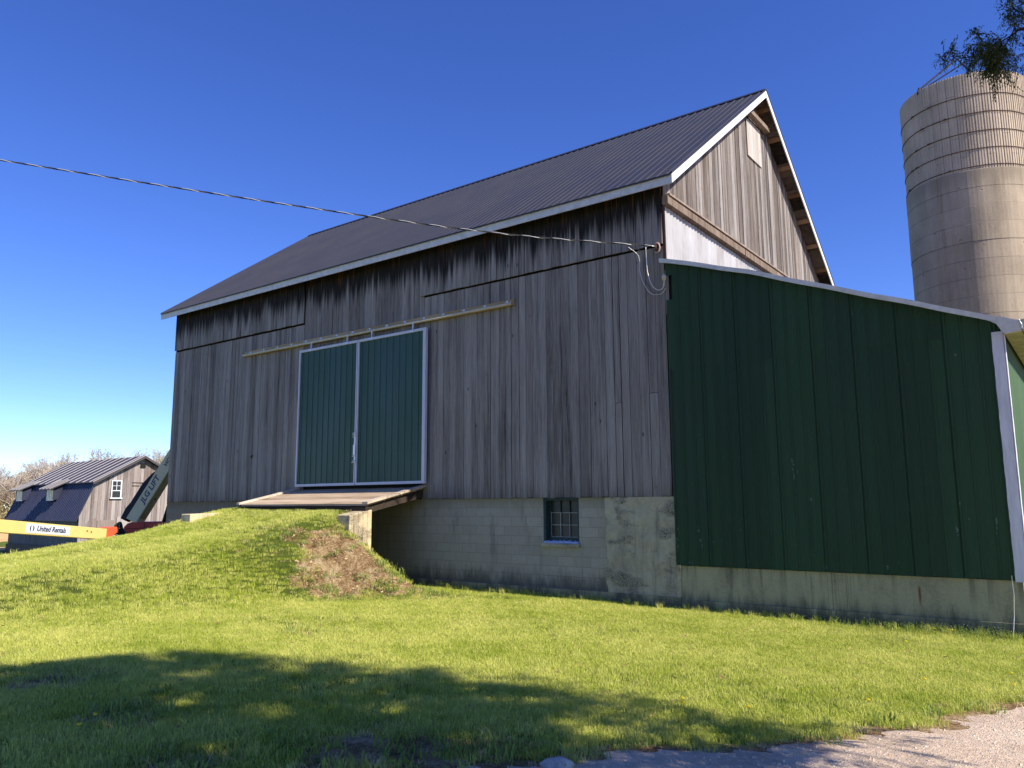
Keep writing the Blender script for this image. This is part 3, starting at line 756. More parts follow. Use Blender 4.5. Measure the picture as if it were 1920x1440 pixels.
mb = MB(); mb.box(18.22, 23.70, .0, .25, -3.0, -1.30, .5); mb.box(23.40, 23.70, .251, SY1, -3.0, -1.30, .5); fd = mb.build('foundation', 'shed_found', shed)
mb = MB(); mb.box(18.23, 23.74, -.035, -.001, -3.0, -1.92, .5); mb.box(23.701, 23.74, -.0, SY1, -3.0, -1.92, .5); mb.build('foundation_ledge', 'shed_found', fd)
mb = MB(); mb.tube([(23.57, -.08, -1.22), (23.575, -.09, -1.5), (23.55, -.07, -1.8), (23.53, -.12, -2.0), (23.50, -.16, -2.22)], .006, 6)
tag(mb.build('ground_wire', 'cable_light'), 'thin pale wire hanging down the shed foundation beside the white corner board', 'wire')

# ================================================================== SERVICE CABLE
H0 = Vector((17.98, -.15, 5.0)); dx, dy = -.7795, -.6264
SAG = [(0., 5.01), (.16, 5.03), (2.46, 5.19), (4.07, 5.37), (5.68, 5.59), (7.81, 5.9), (10.48, 6.31), (13.13, 6.73), (20., 7.95), (30., 9.9)]
cab = thing('overhead_cable', (17.9, -.2, 5.0), 'twisted service cable strung across the sky to the hook at the barn corner', 'cable')
def cz(t): return float(np.interp(t, [p[0] for p in SAG], [p[1] for p in SAG]))
for k, m_ in enumerate(('cable_light', 'cable_dark', 'cable_dark')):
    pts = []; t = 0.
    while t < 29.5:
        a = 2*PI*t/.62+k*2.1; r = .0105*min(1, t*3+.1)
        pts.append((H0.x+dx*t-dy*r*math.cos(a), H0.y+dy*t+dx*r*math.cos(a), .25*(cz(t-.6 if t > .6 else 0)+2*cz(t)+cz(t+.6)) if t > .7 else cz(t))); 
        pts[-1] = (pts[-1][0], pts[-1][1], pts[-1][2]+r*math.sin(a)); t += .06
    mb = MB(); mb.tube(pts, .0085 if k == 0 else .0078, 5); mb.build('strand', m_, cab, True)
def smooth_pts(P, n=8):
    P = [Vector(p) for p in P]; out = []
    for i in range(len(P)-1):
        p0, p1, p2, p3 = P[max(i-1, 0)], P[i], P[i+1], P[min(i+2, len(P)-1)]
        for k in range(n):
            t = k/n; out.append(.5*((2*p1)+(p2-p0)*t+(2*p0-5*p1+4*p2-p3)*t*t+(3*p1-3*p2+p3-p0)*t**3))
    return out+[P[-1]]
loops = [([(17.78,-.16,5.03),(17.77,-.12,4.72),(17.79,-.12,4.48),(17.87,-.12,4.23),(17.99,-.12,4.11),(18.1,-.12,4.12),(18.15,-.14,4.25)], .0085, 'cable_light'),
         ([(17.54,-.26,5.05),(17.70,-.12,4.91),(17.69,-.10,4.5),(17.82,-.10,4.17),(17.93,-.10,4.03),(18.02,-.1,4.0)], .005, 'cable_dark'),
         ([(17.45,-.3,5.07),(17.59,-.12,4.89),(17.61,-.12,4.57),(17.68,-.12,4.32),(17.82,-.12,4.08),(17.98,-.12,4.01),(18.1,-.12,4.03),(18.17,-.12,4.12)], .0055, 'cable_light')]
for P_, r, m_ in loops:
    mb = MB(); mb.tube(smooth_pts(P_), r, 6); mb.build('drip_loop', m_, cab, True)
hook = thing('cable_bracket', (17.99, -.03, 4.95), 'small rusty clevis bracket holding the cable end high on the barn corner', 'bracket')
mb = MB(); mb.tube([(18.0+.075*math.cos(a)*.8, -.10, 4.99+.1*math.sin(a)) for a in np.linspace(-2.2, 2.2, 12)], .017, 7); mb.build('clevis', 'rust_pink', hook, True)
mb = MB(); mb.tube([(17.98, -.10, 4.93), (17.98, -.10, 5.05)], [.03, .03], 10); mb.build('spool', 'rust', hook, True)
mb = MB(); mb.tube([(18.04, -.035, 4.99), (18.04, -.12, 4.99)], .02, 7); mb.build('bolt', 'rust', hook)
ins = thing('cable_entry_fitting', (18.14, -.1, 4.2), 'little pale glass fitting where the cable loops enter the green shed corner', 'cable fitting')
mb = MB(); prof = [(0, .0), (.02, .028), (.05, .045), (.085, .05), (.12, .04), (.145, .018)]
mb.tube([(18.15, -.13, 4.255+h) for h, r in prof], [max(.004, r) for h, r in prof], 12); mb.build('glass_body', 'galv', ins, True)
mb = MB(); mb.tube([(18.15, -.13, 4.15), (18.16, -.13, 4.26)], .016, 8); mb.build('spigot', 'gutter', ins)

# ================================================================== SILO
CX, CY, SR = 21.99, 16.76, 1.985; ZJ, ZT = 10.72, 14.16
silo = thing('silo', (CX, CY, -2.2), 'tall round concrete silo with banded stave top behind the green shed', 'silo')
mb = MB(); n = 96; rows = [-2.5]+[ZJ-.61*k for k in range(20, -1, -1)]
rows = sorted(set([r for r in rows if r > -2.4]+[-2.5]))
for za, zb in zip(rows, rows[1:]):
    ex = .055+random.uniform(-.006, .008)
    for i in range(n):
        a, b = 2*PI*i/n, 2*PI*(i+1)/n; P_ = lambda an, z, r: (CX+r*math.cos(an), CY+r*math.sin(an), z)
        t = random.random()*.6
        mb.add([P_(a, za+.008, SR+ex), P_(b, za+.008, SR+ex), P_(b, zb-.008, SR+ex), P_(a, zb-.008, SR+ex)], [(0,1,2,3)], .25+.25*math.sin(za*3+i//12))
        mb.add([P_(a, zb-.008, SR+ex), P_(b, zb-.008, SR+ex), P_(b, zb+.008, SR+ex-.012), P_(a, zb+.008, SR+ex-.012)], [(0,1,2,3)], .9)
        if zb == rows[-1]: mb.add([P_(a, zb-.008, SR+ex), P_(b, zb-.008, SR+ex), P_(b, zb+.01, SR-.1), P_(a, zb+.01, SR-.1)], [(0,1,2,3)], .9)
ang = math.radians(-112)
mb.build('cast_base', 'silo_cast', silo, False)
mb = MB()   # formwork seam running up the side
for k, (za, zb) in enumerate(zip(rows, rows[1:])):
    a = ang+.012*((k*7) % 5-2); c_ = (CX+(SR+.062)*math.cos(a), CY+(SR+.062)*math.sin(a), .5*(za+zb))
    mb.obox(c_, [(math.cos(a), math.sin(a), 0), (-math.sin(a), math.cos(a), 0), (0,0,1)], (.012, .03, .5*(zb-za)-.01), .5)
mb.build('formwork_seam', 'silo_cast', silo)
mb = MB(); ns = 48; stz = [ZJ+.01, ZT]
for i in range(ns):      # staves, four flutes each
    a0, a1 = 2*PI*i/ns, 2*PI*(i+1)/ns; da = (a1-a0); tone = random.random()
    br = sorted([ZJ+.012, ZT-random.choice((0, 0, 0, 0))]+[ZJ+.7*((i*5) % 3)/1.0+.5+q*1.52 for q in range(3)])
    br = [z for z in br if ZJ < z <= ZT]; pr = []
    for q in range(3):
        s = a0+da*(.03+q*.32); pr += [(s, 0.), (s+da*.02, .018), (s+da*.15, .018), (s+da*.18, 0.)]
    pr = [(a0+.002, -.006)]+pr+[(a1-.002, -.006)]
    for za, zb in zip(br, br[1:]):
        tt = tone*.5+random.random()*.5
        for (p, d), (q, e) in zip(pr, pr[1:]):
            P_ = lambda an, rr, z: (CX+(SR+rr)*math.cos(an), CY+(SR+rr)*math.sin(an), z)
            mb.add([P_(p, d, za+.004), P_(q, e, za+.004), P_(q, e, zb-.004), P_(p, d, zb-.004)], [(0,1,2,3)], tt)
        # top edge
        if zb == br[-1]:
            for (p, d), (q, e) in zip(pr, pr[1:]): mb.add([P_(p, d, zb-.004), P_(q, e, zb-.004), P_(q, -.09, zb-.004), P_(p, -.09, zb-.004)], [(0,1,2,3)], tt)
mb.build('stave_wall', 'silo_stave', silo)
mb = MB()
for i in range(64):
    a, b = 2*PI*i/64, 2*PI*(i+1)/64
    mb.add([(CX+1.9*math.cos(q), CY+1.9*math.sin(q), z) for q, z in ((a, ZJ-1), (b, ZJ-1), (b, ZT-.02), (a, ZT-.02))], [(0,1,2,3)])
mb.build('inner_wall', 'void', silo)
for k, z in enumerate((ZJ+.12, ZJ+.72, ZJ+1.33, ZJ+1.98, ZJ+2.62)):
    mb = MB(); mb.tube([(CX+(SR+.028)*math.cos(a), CY+(SR+.028)*math.sin(a), z+.004*math.sin(5*a)) for a in np.linspace(0, 2*PI, 97)], .014, 6, cap=False)
    hp = mb.build('hoop', 'rust', silo, True)
    for a in (math.radians(-100-17*((k*2) % 3)), math.radians(-150+9*k)):
        c_ = (CX+(SR+.05)*math.cos(a), CY+(SR+.05)*math.sin(a), z)
        mb = MB(); mb.obox(c_, [(math.cos(a), math.sin(a), 0), (-math.sin(a), math.cos(a), 0), (0,0,1)], (.02, .05, .018)); mb.build('hoop_lug', 'rust', hp)
mb = MB()
a = math.radians(-125); p0 = Vector((CX+SR*math.cos(a), CY+SR*math.sin(a), ZT+.02))
q1, q2 = Vector((22.05, 15.95, 15.35)), Vector((22.3, 15.9, 15.12)); q3 = Vector((22.55, 14.85, ZT))
mb.tube([p0-Vector((0,0,.15)), p0+Vector((.05,.05,.1))], .05, 8); mb.tube([p0, q1], .032, 8); mb.tube([p0+Vector((0,.1,0)), q2], .024, 8)
mb.tube([q1, q3], .024, 8); mb.tube([q1, (23.2, 18.4, ZT)], .024, 8)
mb.build('roof_pipe_frame', 'roof_cap', silo)

# ================================================================== FAR GAMBREL BARN
P0 = Vector((-35.3, 13.14, 0)); A2 = Vector((-.9988, .0489, 0)); G2 = Vector((.0489, .9988, 0))
def W2(s, t, z): p = P0+A2*s+G2*t; return (p.x, p.y, z)
fb = thing('gambrel_barn', W2(7, 4.7, -3.9), 'smaller grey gambrel-roofed barn with two dormers in the distance at left', 'barn')
PR = [(0, -1.25), (1.21, 1.66), (4.75, 3.63), (8.29, 1.66), (9.5, -1.25)]
def pz(t): return float(np.interp(t, [p[0] for p in PR], [p[1] for p in PR]))
LB = 14.4
mb = MB(); boards(mb, .3, 9.2, lambda a: -3.3, lambda a: pz(a)-.08, lambda a, d, z: W2(.3-d, a, z), w=(.2, .32), split=.35, rag=.03)
gw = mb.build('gable_wall', 'wood_far', fb)
mb = MB(); mb.prism([(.35, -3.9), (9.15, -3.9), (9.15, -1.2), (8.2, 1.5), (4.75, 3.4), (1.3, 1.5), (.35, -1.2)], lambda u, v, d: W2(d, u, v), .33, LB-.3); mb.build('inner_walls', 'far_grey', fb)
mb = MB(); boards(mb, .3, LB-.3, lambda a: -3.1, lambda a: -1.2, lambda a, d, z: W2(a, .34-d, z), w=(.25, .4)); mb.build('side_wall', 'far_grey', fb)
mb = MB(); mb.hexa([W2(.25, .2, -4.6), W2(LB-.25, .2, -4.6), W2(LB-.25, 9.3, -4.6), W2(.25, 9.3, -4.6)], [W2(.25, .2, -3.2), W2(LB-.25, .2, -3.2), W2(LB-.25, 9.3, -3.2), W2(.25, 9.3, -3.2)]); mb.build('foundation', 'block', fb)
for (p, q, nm, m_, pt) in ((0, 1, 'lower_roof', 'far_roof_low', .3), (1, 2, 'upper_roof', 'far_roof_top', 0), (3, 2, 'upper_roof', 'far_roof_top', 0), (4, 3, 'lower_roof', 'far_roof_low', .3)):
    (t0, z0), (t1, z1) = PR[p], PR[q]; sg = 1 if p < 2 else -1
    if nm == 'lower_roof':
        mb = MB(); ribbed(mb, 0., LB, lambda a, d, s: W2(a, t0+(t1-t0)*s-sg*(d+.02), z0+(z1-z0)*s+d*.4), lambda a: 0., lambda a: 1., .31, .035, .09)
        mb.hexa([W2(0, t0, z0), W2(LB, t0, z0), W2(LB, t1, z1), W2(0, t1, z1)], [W2(0, t0+sg*.05, z0), W2(LB, t0+sg*.05, z0), W2(LB, t1+sg*.05, z1), W2(0, t1+sg*.05, z1)])
        mb.build(nm, m_, fb)
    else:
        ta = t0-sg*.22; za = z0-.22*(z1-z0)/abs(t1-t0)
        mb = MB(); mb.hexa([W2(-.1, ta, za+.03), W2(LB+.1, ta, za+.03), W2(LB+.1, t1, z1+.03), W2(-.1, t1, z1+.03)], [W2(-.1, ta, za+.09), W2(LB+.1, ta, za+.09), W2(LB+.1, t1, z1+.09), W2(-.1, t1, z1+.09)]); r2 = mb.build(nm, m_, fb)
        mb = MB(); s = .0
        while s < LB+.1:
            mb.hexa([W2(s-.04, ta, za+.091), W2(s+.04, ta, za+.091), W2(s+.04, t1, z1+.091), W2(s-.04, t1, z1+.091)], [W2(s-.025, ta, za+.14), W2(s+.025, ta, za+.14), W2(s+.025, t1, z1+.14), W2(s-.025, t1, z1+.14)]); s += 1.2 if s > .1 else .62
        mb.build('roof_seams', 'far_seam', r2)
        mb = MB(); mb.hexa([W2(-.13, ta, za-.10), W2(-.10, ta, za-.10), W2(-.10, t1, z1-.10), W2(-.13, t1, z1-.10)], [W2(-.13, ta, za+.09), W2(-.10, ta, za+.09), W2(-.10, t1, z1+.09), W2(-.13, t1, z1+.09)]); mb.build('rake_board', 'far_roof_top', r2)
for sc_ in (12.5, 6.1):    # shed dormers
    mb = MB(); w_ = 1.05
    mb.hexa([W2(sc_-w_, -.1, 1.10), W2(sc_+w_, -.1, 1.10), W2(sc_+w_, 1.5, 1.84), W2(sc_-w_, 1.5, 1.84)], [W2(sc_-w_, -.1, 1.18), W2(sc_+w_, -.1, 1.18), W2(sc_+w_, 1.5, 1.95), W2(sc_-w_, 1.5, 1.95)])
    d_ = mb.build('dormer', 'far_roof_top', fb)
    mb = MB()
    for s in (-1.0, -.35, .35, 1.0): mb.hexa([W2(sc_+s-.04, -.1, 1.181), W2(sc_+s+.04, -.1, 1.181), W2(sc_+s+.04, 1.5, 1.951), W2(sc_+s-.04, 1.5, 1.951)], [W2(sc_+s-.03, -.1, 1.24), W2(sc_+s+.03, -.1, 1.24), W2(sc_+s+.03, 1.5, 2.0), W2(sc_+s-.03, 1.5, 2.0)])
    mb.build('dormer_seams', 'far_seam', d_)
    for s in (-.72, .72):
        mb = MB(); mb.prism([(.33, .35), (.33, 1.32), (1.2, 1.70), (1.05, 1.2), (.72, .4)], lambda u, v, d: W2(sc_+s+d, u, v), -.03, .03); mb.build('dormer_cheek', 'far_roof_low', d_)
    mb = MB(); mb.hexa([W2(sc_-.69, .36, .30), W2(sc_+.69, .36, .30), W2(sc_+.69, .40, .30), W2(sc_-.69, .40, .30)], [W2(sc_-.69, .36, 1.28), W2(sc_+.69, .36, 1.28), W2(sc_+.69, .40, 1.28), W2(sc_-.69, .40, 1.28)]); fr = mb.build('dormer_window', 'white_trim', d_)
    mb.v and None
    for s in (-.36, .30):
        for u0 in (-.22, .05):
            mb = MB(); mb.hexa([W2(sc_+s+u0, .345, .42), W2(sc_+s+u0+.15, .345, .42), W2(sc_+s+u0+.15, .359, .42), W2(sc_+s+u0, .359, .42)], [W2(sc_+s+u0, .345, 1.16), W2(sc_+s+u0+.15, .345, 1.16), W2(sc_+s+u0+.15, .359, 1.16), W2(sc_+s+u0, .359, 1.16)])
            mb.build('dormer_pane', 'glass_dark', d_)
def far_rect(name, t0, t1, z0, z1, s0, s1, mat_, par):
    mb = MB(); mb.hexa([W2(s0, t0, z0), W2(s0, t1, z0), W2(s1, t1, z0), W2(s1, t0, z0)], [W2(s0, t0, z1), W2(s0, t1, z1), W2(s1, t1, z1), W2(s1, t0, z1)]); return mb.build(name, mat_, par)
gwn = far_rect('gable_window', 2.48, 3.16, .50, 1.76, .20, .26, 'glass_dark', fb)
for a_ in ((2.44, 2.52, .5, 1.8), (3.12, 3.2, .5, 1.8), (2.521, 3.119, 1.72, 1.8), (2.521, 3.119, .98, 1.04), (2.80, 2.84, 1.041, 1.719), (2.521, 3.119, 1.36, 1.39)): far_rect('sash_bar', *a_, .17, .198, 'white_trim', gwn)
far_rect('gable_sill', 2.36, 3.28, .40, .49, .12, .25, 'white_trim', gwn)
far_rect('vent', 4.55, 4.95, 2.80, 3.16, .2, .26, 'void', fb)
for a_ in ((4.0, 5.3, 1.64, 1.68), (4.0, 4.6, 1.40, 1.43)): far_rect('batten', *a_, .2, .26, 'wood_beam', fb)
far_rect('gable_door', 1.6, 2.9, -3.2, -1.2, .2, .26, 'wood_far', fb)
far_rect('gable_door', 3.0, 4.0, -3.2, -.95, .2, .26, 'wood_far', fb)

# ================================================================== BOOM LIFT
lift = thing('boom_lift', (-6.5, 2.9, -2.5), 'boom lift with shaded orange hood and raised cream boom beside the far end of the barn', 'boom lift')
uh = Vector((.485, .8745, 0)); nh = Vector((.8745, -.485, 0)); zh = Vector((0, 0, 1))
B0 = Vector((-6.78, 2.09, 0))
def LP(u, n, z): p = B0+uh*u+nh*n; return (p.x, p.y, z)
mb = MB(); mb.prism([(.0, -1.3), (-.02, -.98), (.10, -.84), (.3, -.78), (2.6, -.76), (2.9, -.85), (2.95, -1.3)], lambda u, v, d: LP(u, d, v), -1.1, 0.); bevel(mb.build('hood', 'orange_shaded', lift), .04, 3)
mb = MB(); mb.prism([(.0, -1.32), (.005, -1.30), (2.96, -1.30), (2.96, -1.32)], lambda u, v, d: LP(u, d, v), .0, .006); mb.prism([(.72, -1.3), (.74, -1.3), (.74, -.79), (.72, -.79)], lambda u, v, d: LP(u, d, v), .0, .006)
mb.prism([(.0, -1.03), (.7, -1.01), (2.9, -1.0), (2.9, -1.015), (.7, -1.025), (.0, -1.045)], lambda u, v, d: LP(u, d, v), .0, .006); mb.build('hood_seams', 'rubber', lift)
mb = MB(); mb.obox(LP(1.4, -.55, -1.62), [uh, nh, zh], (1.7, .7, .28)); bevel(mb.build('chassis', 'orange', lift), .05)
for u in (.1, 2.7):
    for n_ in (-1.3, .25):
        c_ = Vector(LP(u, n_, -2.05)); mb = MB(); mb.tube([c_-nh*.18, c_-nh*.16, c_+nh*.16, c_+nh*.18], [.40, .47, .47, .40], 20); w_ = mb.build('wheel', 'rubber', lift)
        mb = MB(); mb.tube([c_-nh*.19, c_+nh*.19], .22, 16); mb.build('rim', 'orange', w_)
# raised tower boom, seen along two of its faces
th = math.radians(32); ax = (uh*.46+zh*.888).normalized(); e1 = (uh*.888-zh*.46).normalized()
fn = (nh*math.cos(th)-e1*math.sin(th)); un = (e1*math.cos(th)+nh*math.sin(th))
b0 = Vector(LP(.34, -.35, -.78))
BW = .25
mb = MB(); mb.obox(b0+ax*4.6, [ax, fn, un], (4.6, BW, BW)); bm_ = bevel(mb.build('raised_boom', 'cream', lift), .02)
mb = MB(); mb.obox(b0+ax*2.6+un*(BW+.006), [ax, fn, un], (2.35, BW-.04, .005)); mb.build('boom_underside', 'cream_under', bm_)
mb = MB(); mb.tube([b0+ax*1.15+un*BW, b0+ax*1.15+un*(BW+.02)], .05, 10); mb.build('boom_pin', 'rubber', bm_)
mb = MB(); q0 = b0-un*(BW+.04)
mb.prism([(-.1, -.02), (-.1, .22), (.35, .27), (.6, .22), (1.5, .22), (2.0, .10), (2.2, -.02)], lambda u, v, d: tuple(q0+ax*u-un*v+fn*d), -.2, .2); bevel(mb.build('hose_cover', 'rubber', lift), .03)
c0, c1, c2 = Vector(LP(1.45, -.1, -.78)), Vector(LP(1.62, -.1, -.05)), Vector(LP(1.93, -.15, 1.35))
mb = MB(); mb.tube([c0, c1], .085, 12); cy = mb.build('lift_cylinder', 'rubber', lift, True)
mb = MB(); mb.tube([c1, c2], .04, 10); mb.build('cylinder_rod', 'steel', cy, True)
mb = MB(); mb.tube([c1-(c1-c0).normalized()*.03, c1+(c1-c0).normalized()*.05], .11, 12); mb.build('cylinder_gland', 'rubber', cy)
mb = MB(); mb.obox(c2, [ax, fn, un], (.16, .1, .1)); mb.build('cylinder_mount', 'cream', lift)

def text(name, s, mat_, parent, org, X, Y, size, sx=1., shear=0., ext=.003):
    cu = bpy.data.curves.new(name, 'FONT'); cu.body = s; cu.size = size; cu.extrude = ext; cu.offset = size*.02; cu.shear = shear; cu.resolution_u = 3
    cu.align_x = 'LEFT'
    o = bpy.data.objects.new(name, cu); COL.objects.link(o); bpy.context.view_layer.update()
    me = bpy.data.meshes.new_from_object(o); bpy.data.objects.remove(o)
    X = Vector(X).normalized(); Y = Vector(Y).normalized(); Z = X.cross(Y); off = Vector((0,0,0)); q = parent
    while q is not None: off += q.location; q = q.parent
    for v in me.vertices: v.co = Vector(org)+X*v.co.x*sx+Y*v.co.y+Z*v.co.z-off
    me.materials.clear(); me.materials.append(M[mat_]); me.name = name
    ob = bpy.data.objects.new(name, me); COL.objects.link(ob); ob.parent = parent; return ob
fo = b0+fn*(BW+.008)
text('boom_lettering', 'JLG LIFT', 'navy', bm_, fo+ax*.80+un*.09, ax, -un, .33, 1.0, .3)
text('boom_lettering', 'HOR', 'navy', bm_, fo+ax*2.50+un*.06, ax, -un, .22, 1.15)

# low cream boom reaching left, sunlit tone put into its paint
KJ = .88; J1 = Vector((.88, -5.23, -.647)); J0 = Vector((-1.70, -1.22, -1.04)); jd = (J0-J1).normalized(); jn = Vector((.8399, .5427, 0)); ju = jn.cross(jd)*-1
if ju.z < 0: ju = -ju
jib = thing('lowered_boom', (-.5, -3.2, -2.2), 'long sunlit cream boom lying low across the left edge of the picture with an orange end', 'boom')
E0 = J1-jd*2.8; Jm = (E0+J0)*.5
mb = MB(); mb.obox(Jm, [jd, jn, ju], ((J0-E0).length*.5, .14, .172)); jb = bevel(mb.build('boom_tube', 'cream_sun', jib), .012)
mb = MB(); s0, s1 = .97*KJ, 3.22*KJ
mb.obox(J1+jd*(s0+s1)*.5+jn*.144-ju*.0, [jd, jn, ju], ((s1-s0)*.5, .003, .13)); mb.build('decal', 'sticker', jb)
Z_ = J1+jn*.150
text('decal_lettering', 'United Rentals', 'navy', jb, Z_+jd*1.30-ju*.06, jd, ju, .215, 1.03, .25)
mb = MB(); cc = Z_+jd*1.10+ju*.0   # two facing crescents of the logo
for sg, a0 in ((1, -PI/2), (-1, PI/2)):
    vs = []; nn = 12
    for i in range(nn+1):
        a = a0+PI*i/nn; ro, ri = .084, .084*(1-.62*math.sin(PI*i/nn))
        for r in (ro, ri): p = cc+jd*(r*math.cos(a)*1.05+sg*.012)+ju*r*math.sin(a); vs.append(tuple(p))
    mb.add(vs, [(2*i, 2*i+1, 2*i+3, 2*i+2) for i in range(nn)])
mb.build('decal_logo', 'navy', jb)
for s_, z_ in ((3.7, .05), (3.92, .03)):
    mb = MB(); c_ = J1+jd*s_+ju*z_+jn*.14; mb.tube([c_, c_+jn*.015], .025, 8); mb.build('bolt', 'rust', jb)
mb = MB(); mb.prism([(-.0, -.22), (0, .24), (.35, .30), (.62, .30), (.70, .12), (.45, -.02), (.28, -.22)], lambda u, v, d: tuple(J0+jd*u*KJ+ju*v*KJ+jn*d), -.17, .17); bevel(mb.build('boom_end', 'orange', jib), .02)
mb = MB()
for k in range(5):
    p = J0+jd*.32-ju*(.06+.04*k)+jn*.18; mb.tube(smooth_pts([p, p+jd*.22+ju*.06, p+jd*.45-ju*.02]), .012, 6)
mb.build('hydraulic_lines', 'steel', jib, True)
mb = MB()
for k in range(7):
    p = J0+jd*(.5+.03*k)+ju*(.3-.05*k)+jn*(.1-.03*k); q = J0+jd*(1.35+.04*k)+ju*(.12-.06*k)
    mb.tube(smooth_pts([p, p+jd*.3+ju*(.12-.02*k), q-jd*.2+zh*(.1+.03*(k % 3)), q]), .035, 7)
mb.build('hydraulic_hoses', 'rubber', jib, True)
mb = MB(); mb.obox(J0+jd*1.0-ju*.1-jn*.1, [jd, jn, ju], (.35, .16, .16)); bevel(mb.build('pivot_block', 'rubber', jib), .05)
mb = MB(); mb.obox(J0-zh*.72+jd*.3, [jd, jn, zh], (.12, .12, .52)); mb.obox(J0-zh*1.2+jd*.3, [jd, jn, zh], (.5, .5, .05)); mb.obox(J1-jd*2.5-zh*.85, [jd, jn, zh], (.08, .12, .70)); mb.build('support_leg', 'rubber', jib)

# ================================================================== GROUND
def axis(lo, hi, step, far):
    a = list(np.arange(lo, hi+step*.5, step)); s = step; l = a[0]; left = []
    while l > -far: s *= 1.35; l -= s; left.append(l)
    s = step; r = a[-1]; right = []
    while r < far: s *= 1.35; r += s; right.append(r)
    return np.array(left[::-1]+a+right)
XE = [(-40, 4), (-14, 18.7), (-12, 19.9), (-9.3, 21.55), (-8.37, 22.17), (-7.67, 22.74), (-7.06, 23.18), (-5.9, 23.58), (-4.97, 24.0), (-2, 25.0), (3, 26.3), (30, 33)]
def edge_x(y): return np.interp(y, [p[0] for p in XE], [p[1] for p in XE])
def wob(x, y): return .10*np.sin(3.1*y+1.3*x)+.07*np.sin(7.7*y-2.*x)+.05*np.sin(15.*y+5*x)
def masks(x, y):
    # bare slope beside the abutment
    u = (x-12.05)*.80+(y+3.15)*.60; v = -(x-12.05)*.60+(y+3.15)*.80
    n = .26*np.sin(2.9*x+1.7*y)+.26*np.sin(5.3*y-3.1*x)+.22*np.sin(9.7*x+4*y)+.16*np.sin(13*y-9*x+1)
    dirt = 1.25-(((u-.40)/2.05)**2+((v-.12)/1.05)**2)**.5-n*.5
    for px, py, r in ((20.4, -10.15, .45), (20.9, -9.85, .3), (16.4, -10.4, .35), (19.7, -10.9, .3), (21.1, -9.3, .35), (15.8, -6.9, .14), (18.1, -10.6, .3)):
        dirt = np.maximum(dirt, 1.15-np.hypot(x-px, y-py)/r*.6-n*.6)
    e = x-edge_x(y)+wob(x, y)*.9
    dirt = np.maximum(dirt, np.clip(e*3.2+1.0, 0, 1.3))
    return np.clip(dirt, 0, 1), e
XS = axis(-1., 26.4, .12, 620.); YS = axis(-14., 1.2, .12, 620.)
XX, YY = np.meshgrid(XS, YS); ZZ = gz(XX, YY)
inside = (XX > .3) & (XX < 23.5) & (YY > .35) & (YY < 10.3)
ZZ = np.where(inside, np.minimum(ZZ, -2.3), ZZ)
_d, _e = masks(XX, YY)
ZZ = ZZ+np.where((_d > .5) & (_e < -.3), rng.uniform(-.022, .03, ZZ.shape)*(_d-.3), 0)
me = bpy.data.meshes.new('ground'); nx, ny = len(XS), len(YS)
idx = np.arange(nx*ny).reshape(ny, nx)
faces = np.stack([idx[:-1, :-1], idx[:-1, 1:], idx[1:, 1:], idx[1:, :-1]], -1).reshape(-1, 4)
me.vertices.add(nx*ny); me.vertices.foreach_set('co', np.stack([XX, YY, ZZ], -1).ravel())
me.loops.add(faces.size); me.loops.foreach_set('vertex_index', faces.ravel().astype(np.int32))
me.polygons.add(len(faces)); me.polygons.foreach_set('loop_start', np.arange(0, faces.size, 4, dtype=np.int32))
me.update(calc_edges=True); me.validate()
dirt, e_ = masks(XX, YY)
CAMX, CAMY = 24.8047, -14.1162
DD = np.hypot(XX-CAMX, YY-CAMY); AZ = np.degrees(np.arctan2(XX-CAMX, YY-CAMY))
view = (AZ > -84) & (AZ < 10) & (DD < 30) & (XX > -3)
bridge = (XX > 6.6) & (XX < 11.65) & (YY > -1.95)
lawn = np.clip(1.25-dirt*1.5, 0, 1)*np.clip(1.45-DD/24, .5, 1)*view
lawn *= np.where(YY > -.02, 0, 1)*np.where(bridge, 0, 1)*np.where(e_ > -.02, 0, 1)
lawn = np.where((XX > 6.5) & (XX < 11.65) & (YY > -2.2), 0, lawn)
thin = .5+.5*np.clip(np.sin(XX*.9+1)*np.sin(YY*1.3)+.9, 0, 1); lawn *= thin
dry = np.clip(dirt*1.6, 0, 1)*(1-np.clip((dirt-.85)*5, 0, .8))*view*np.where(YY > -.02, 0, 1)*np.where(e_ > .25, 0, 1)*np.where(bridge, 0, 1)
tall = view*np.where(YY > -.03, 0, 1)*np.clip(1-dirt*2, 0, 1)*np.where(bridge, 0, 1)*(np.clip(np.sin(XX*1.7+.3)*np.sin(YY*2.1+.5)*2-1.1, 0, 1)*.22+np.where((YY > -.35) & (XX > 11.7), 1.2, 0))
tall = np.where((XX > 6.5) & (XX < 11.65) & (YY > -2.3), 0, tall)
for nm, arr in (('dirt', dirt), ('lawn', lawn), ('dry', dry), ('tall', tall)):
    at = me.attributes.new(nm, 'FLOAT', 'POINT'); at.data.foreach_set('value', arr.ravel().astype(np.float32))
me.materials.append(M['ground']); me.polygons.foreach_set('use_smooth', [True]*len(me.polygons))
ground = bpy.data.objects.new('ground', me); COL.objects.link(ground); tag(ground, kind='structure')

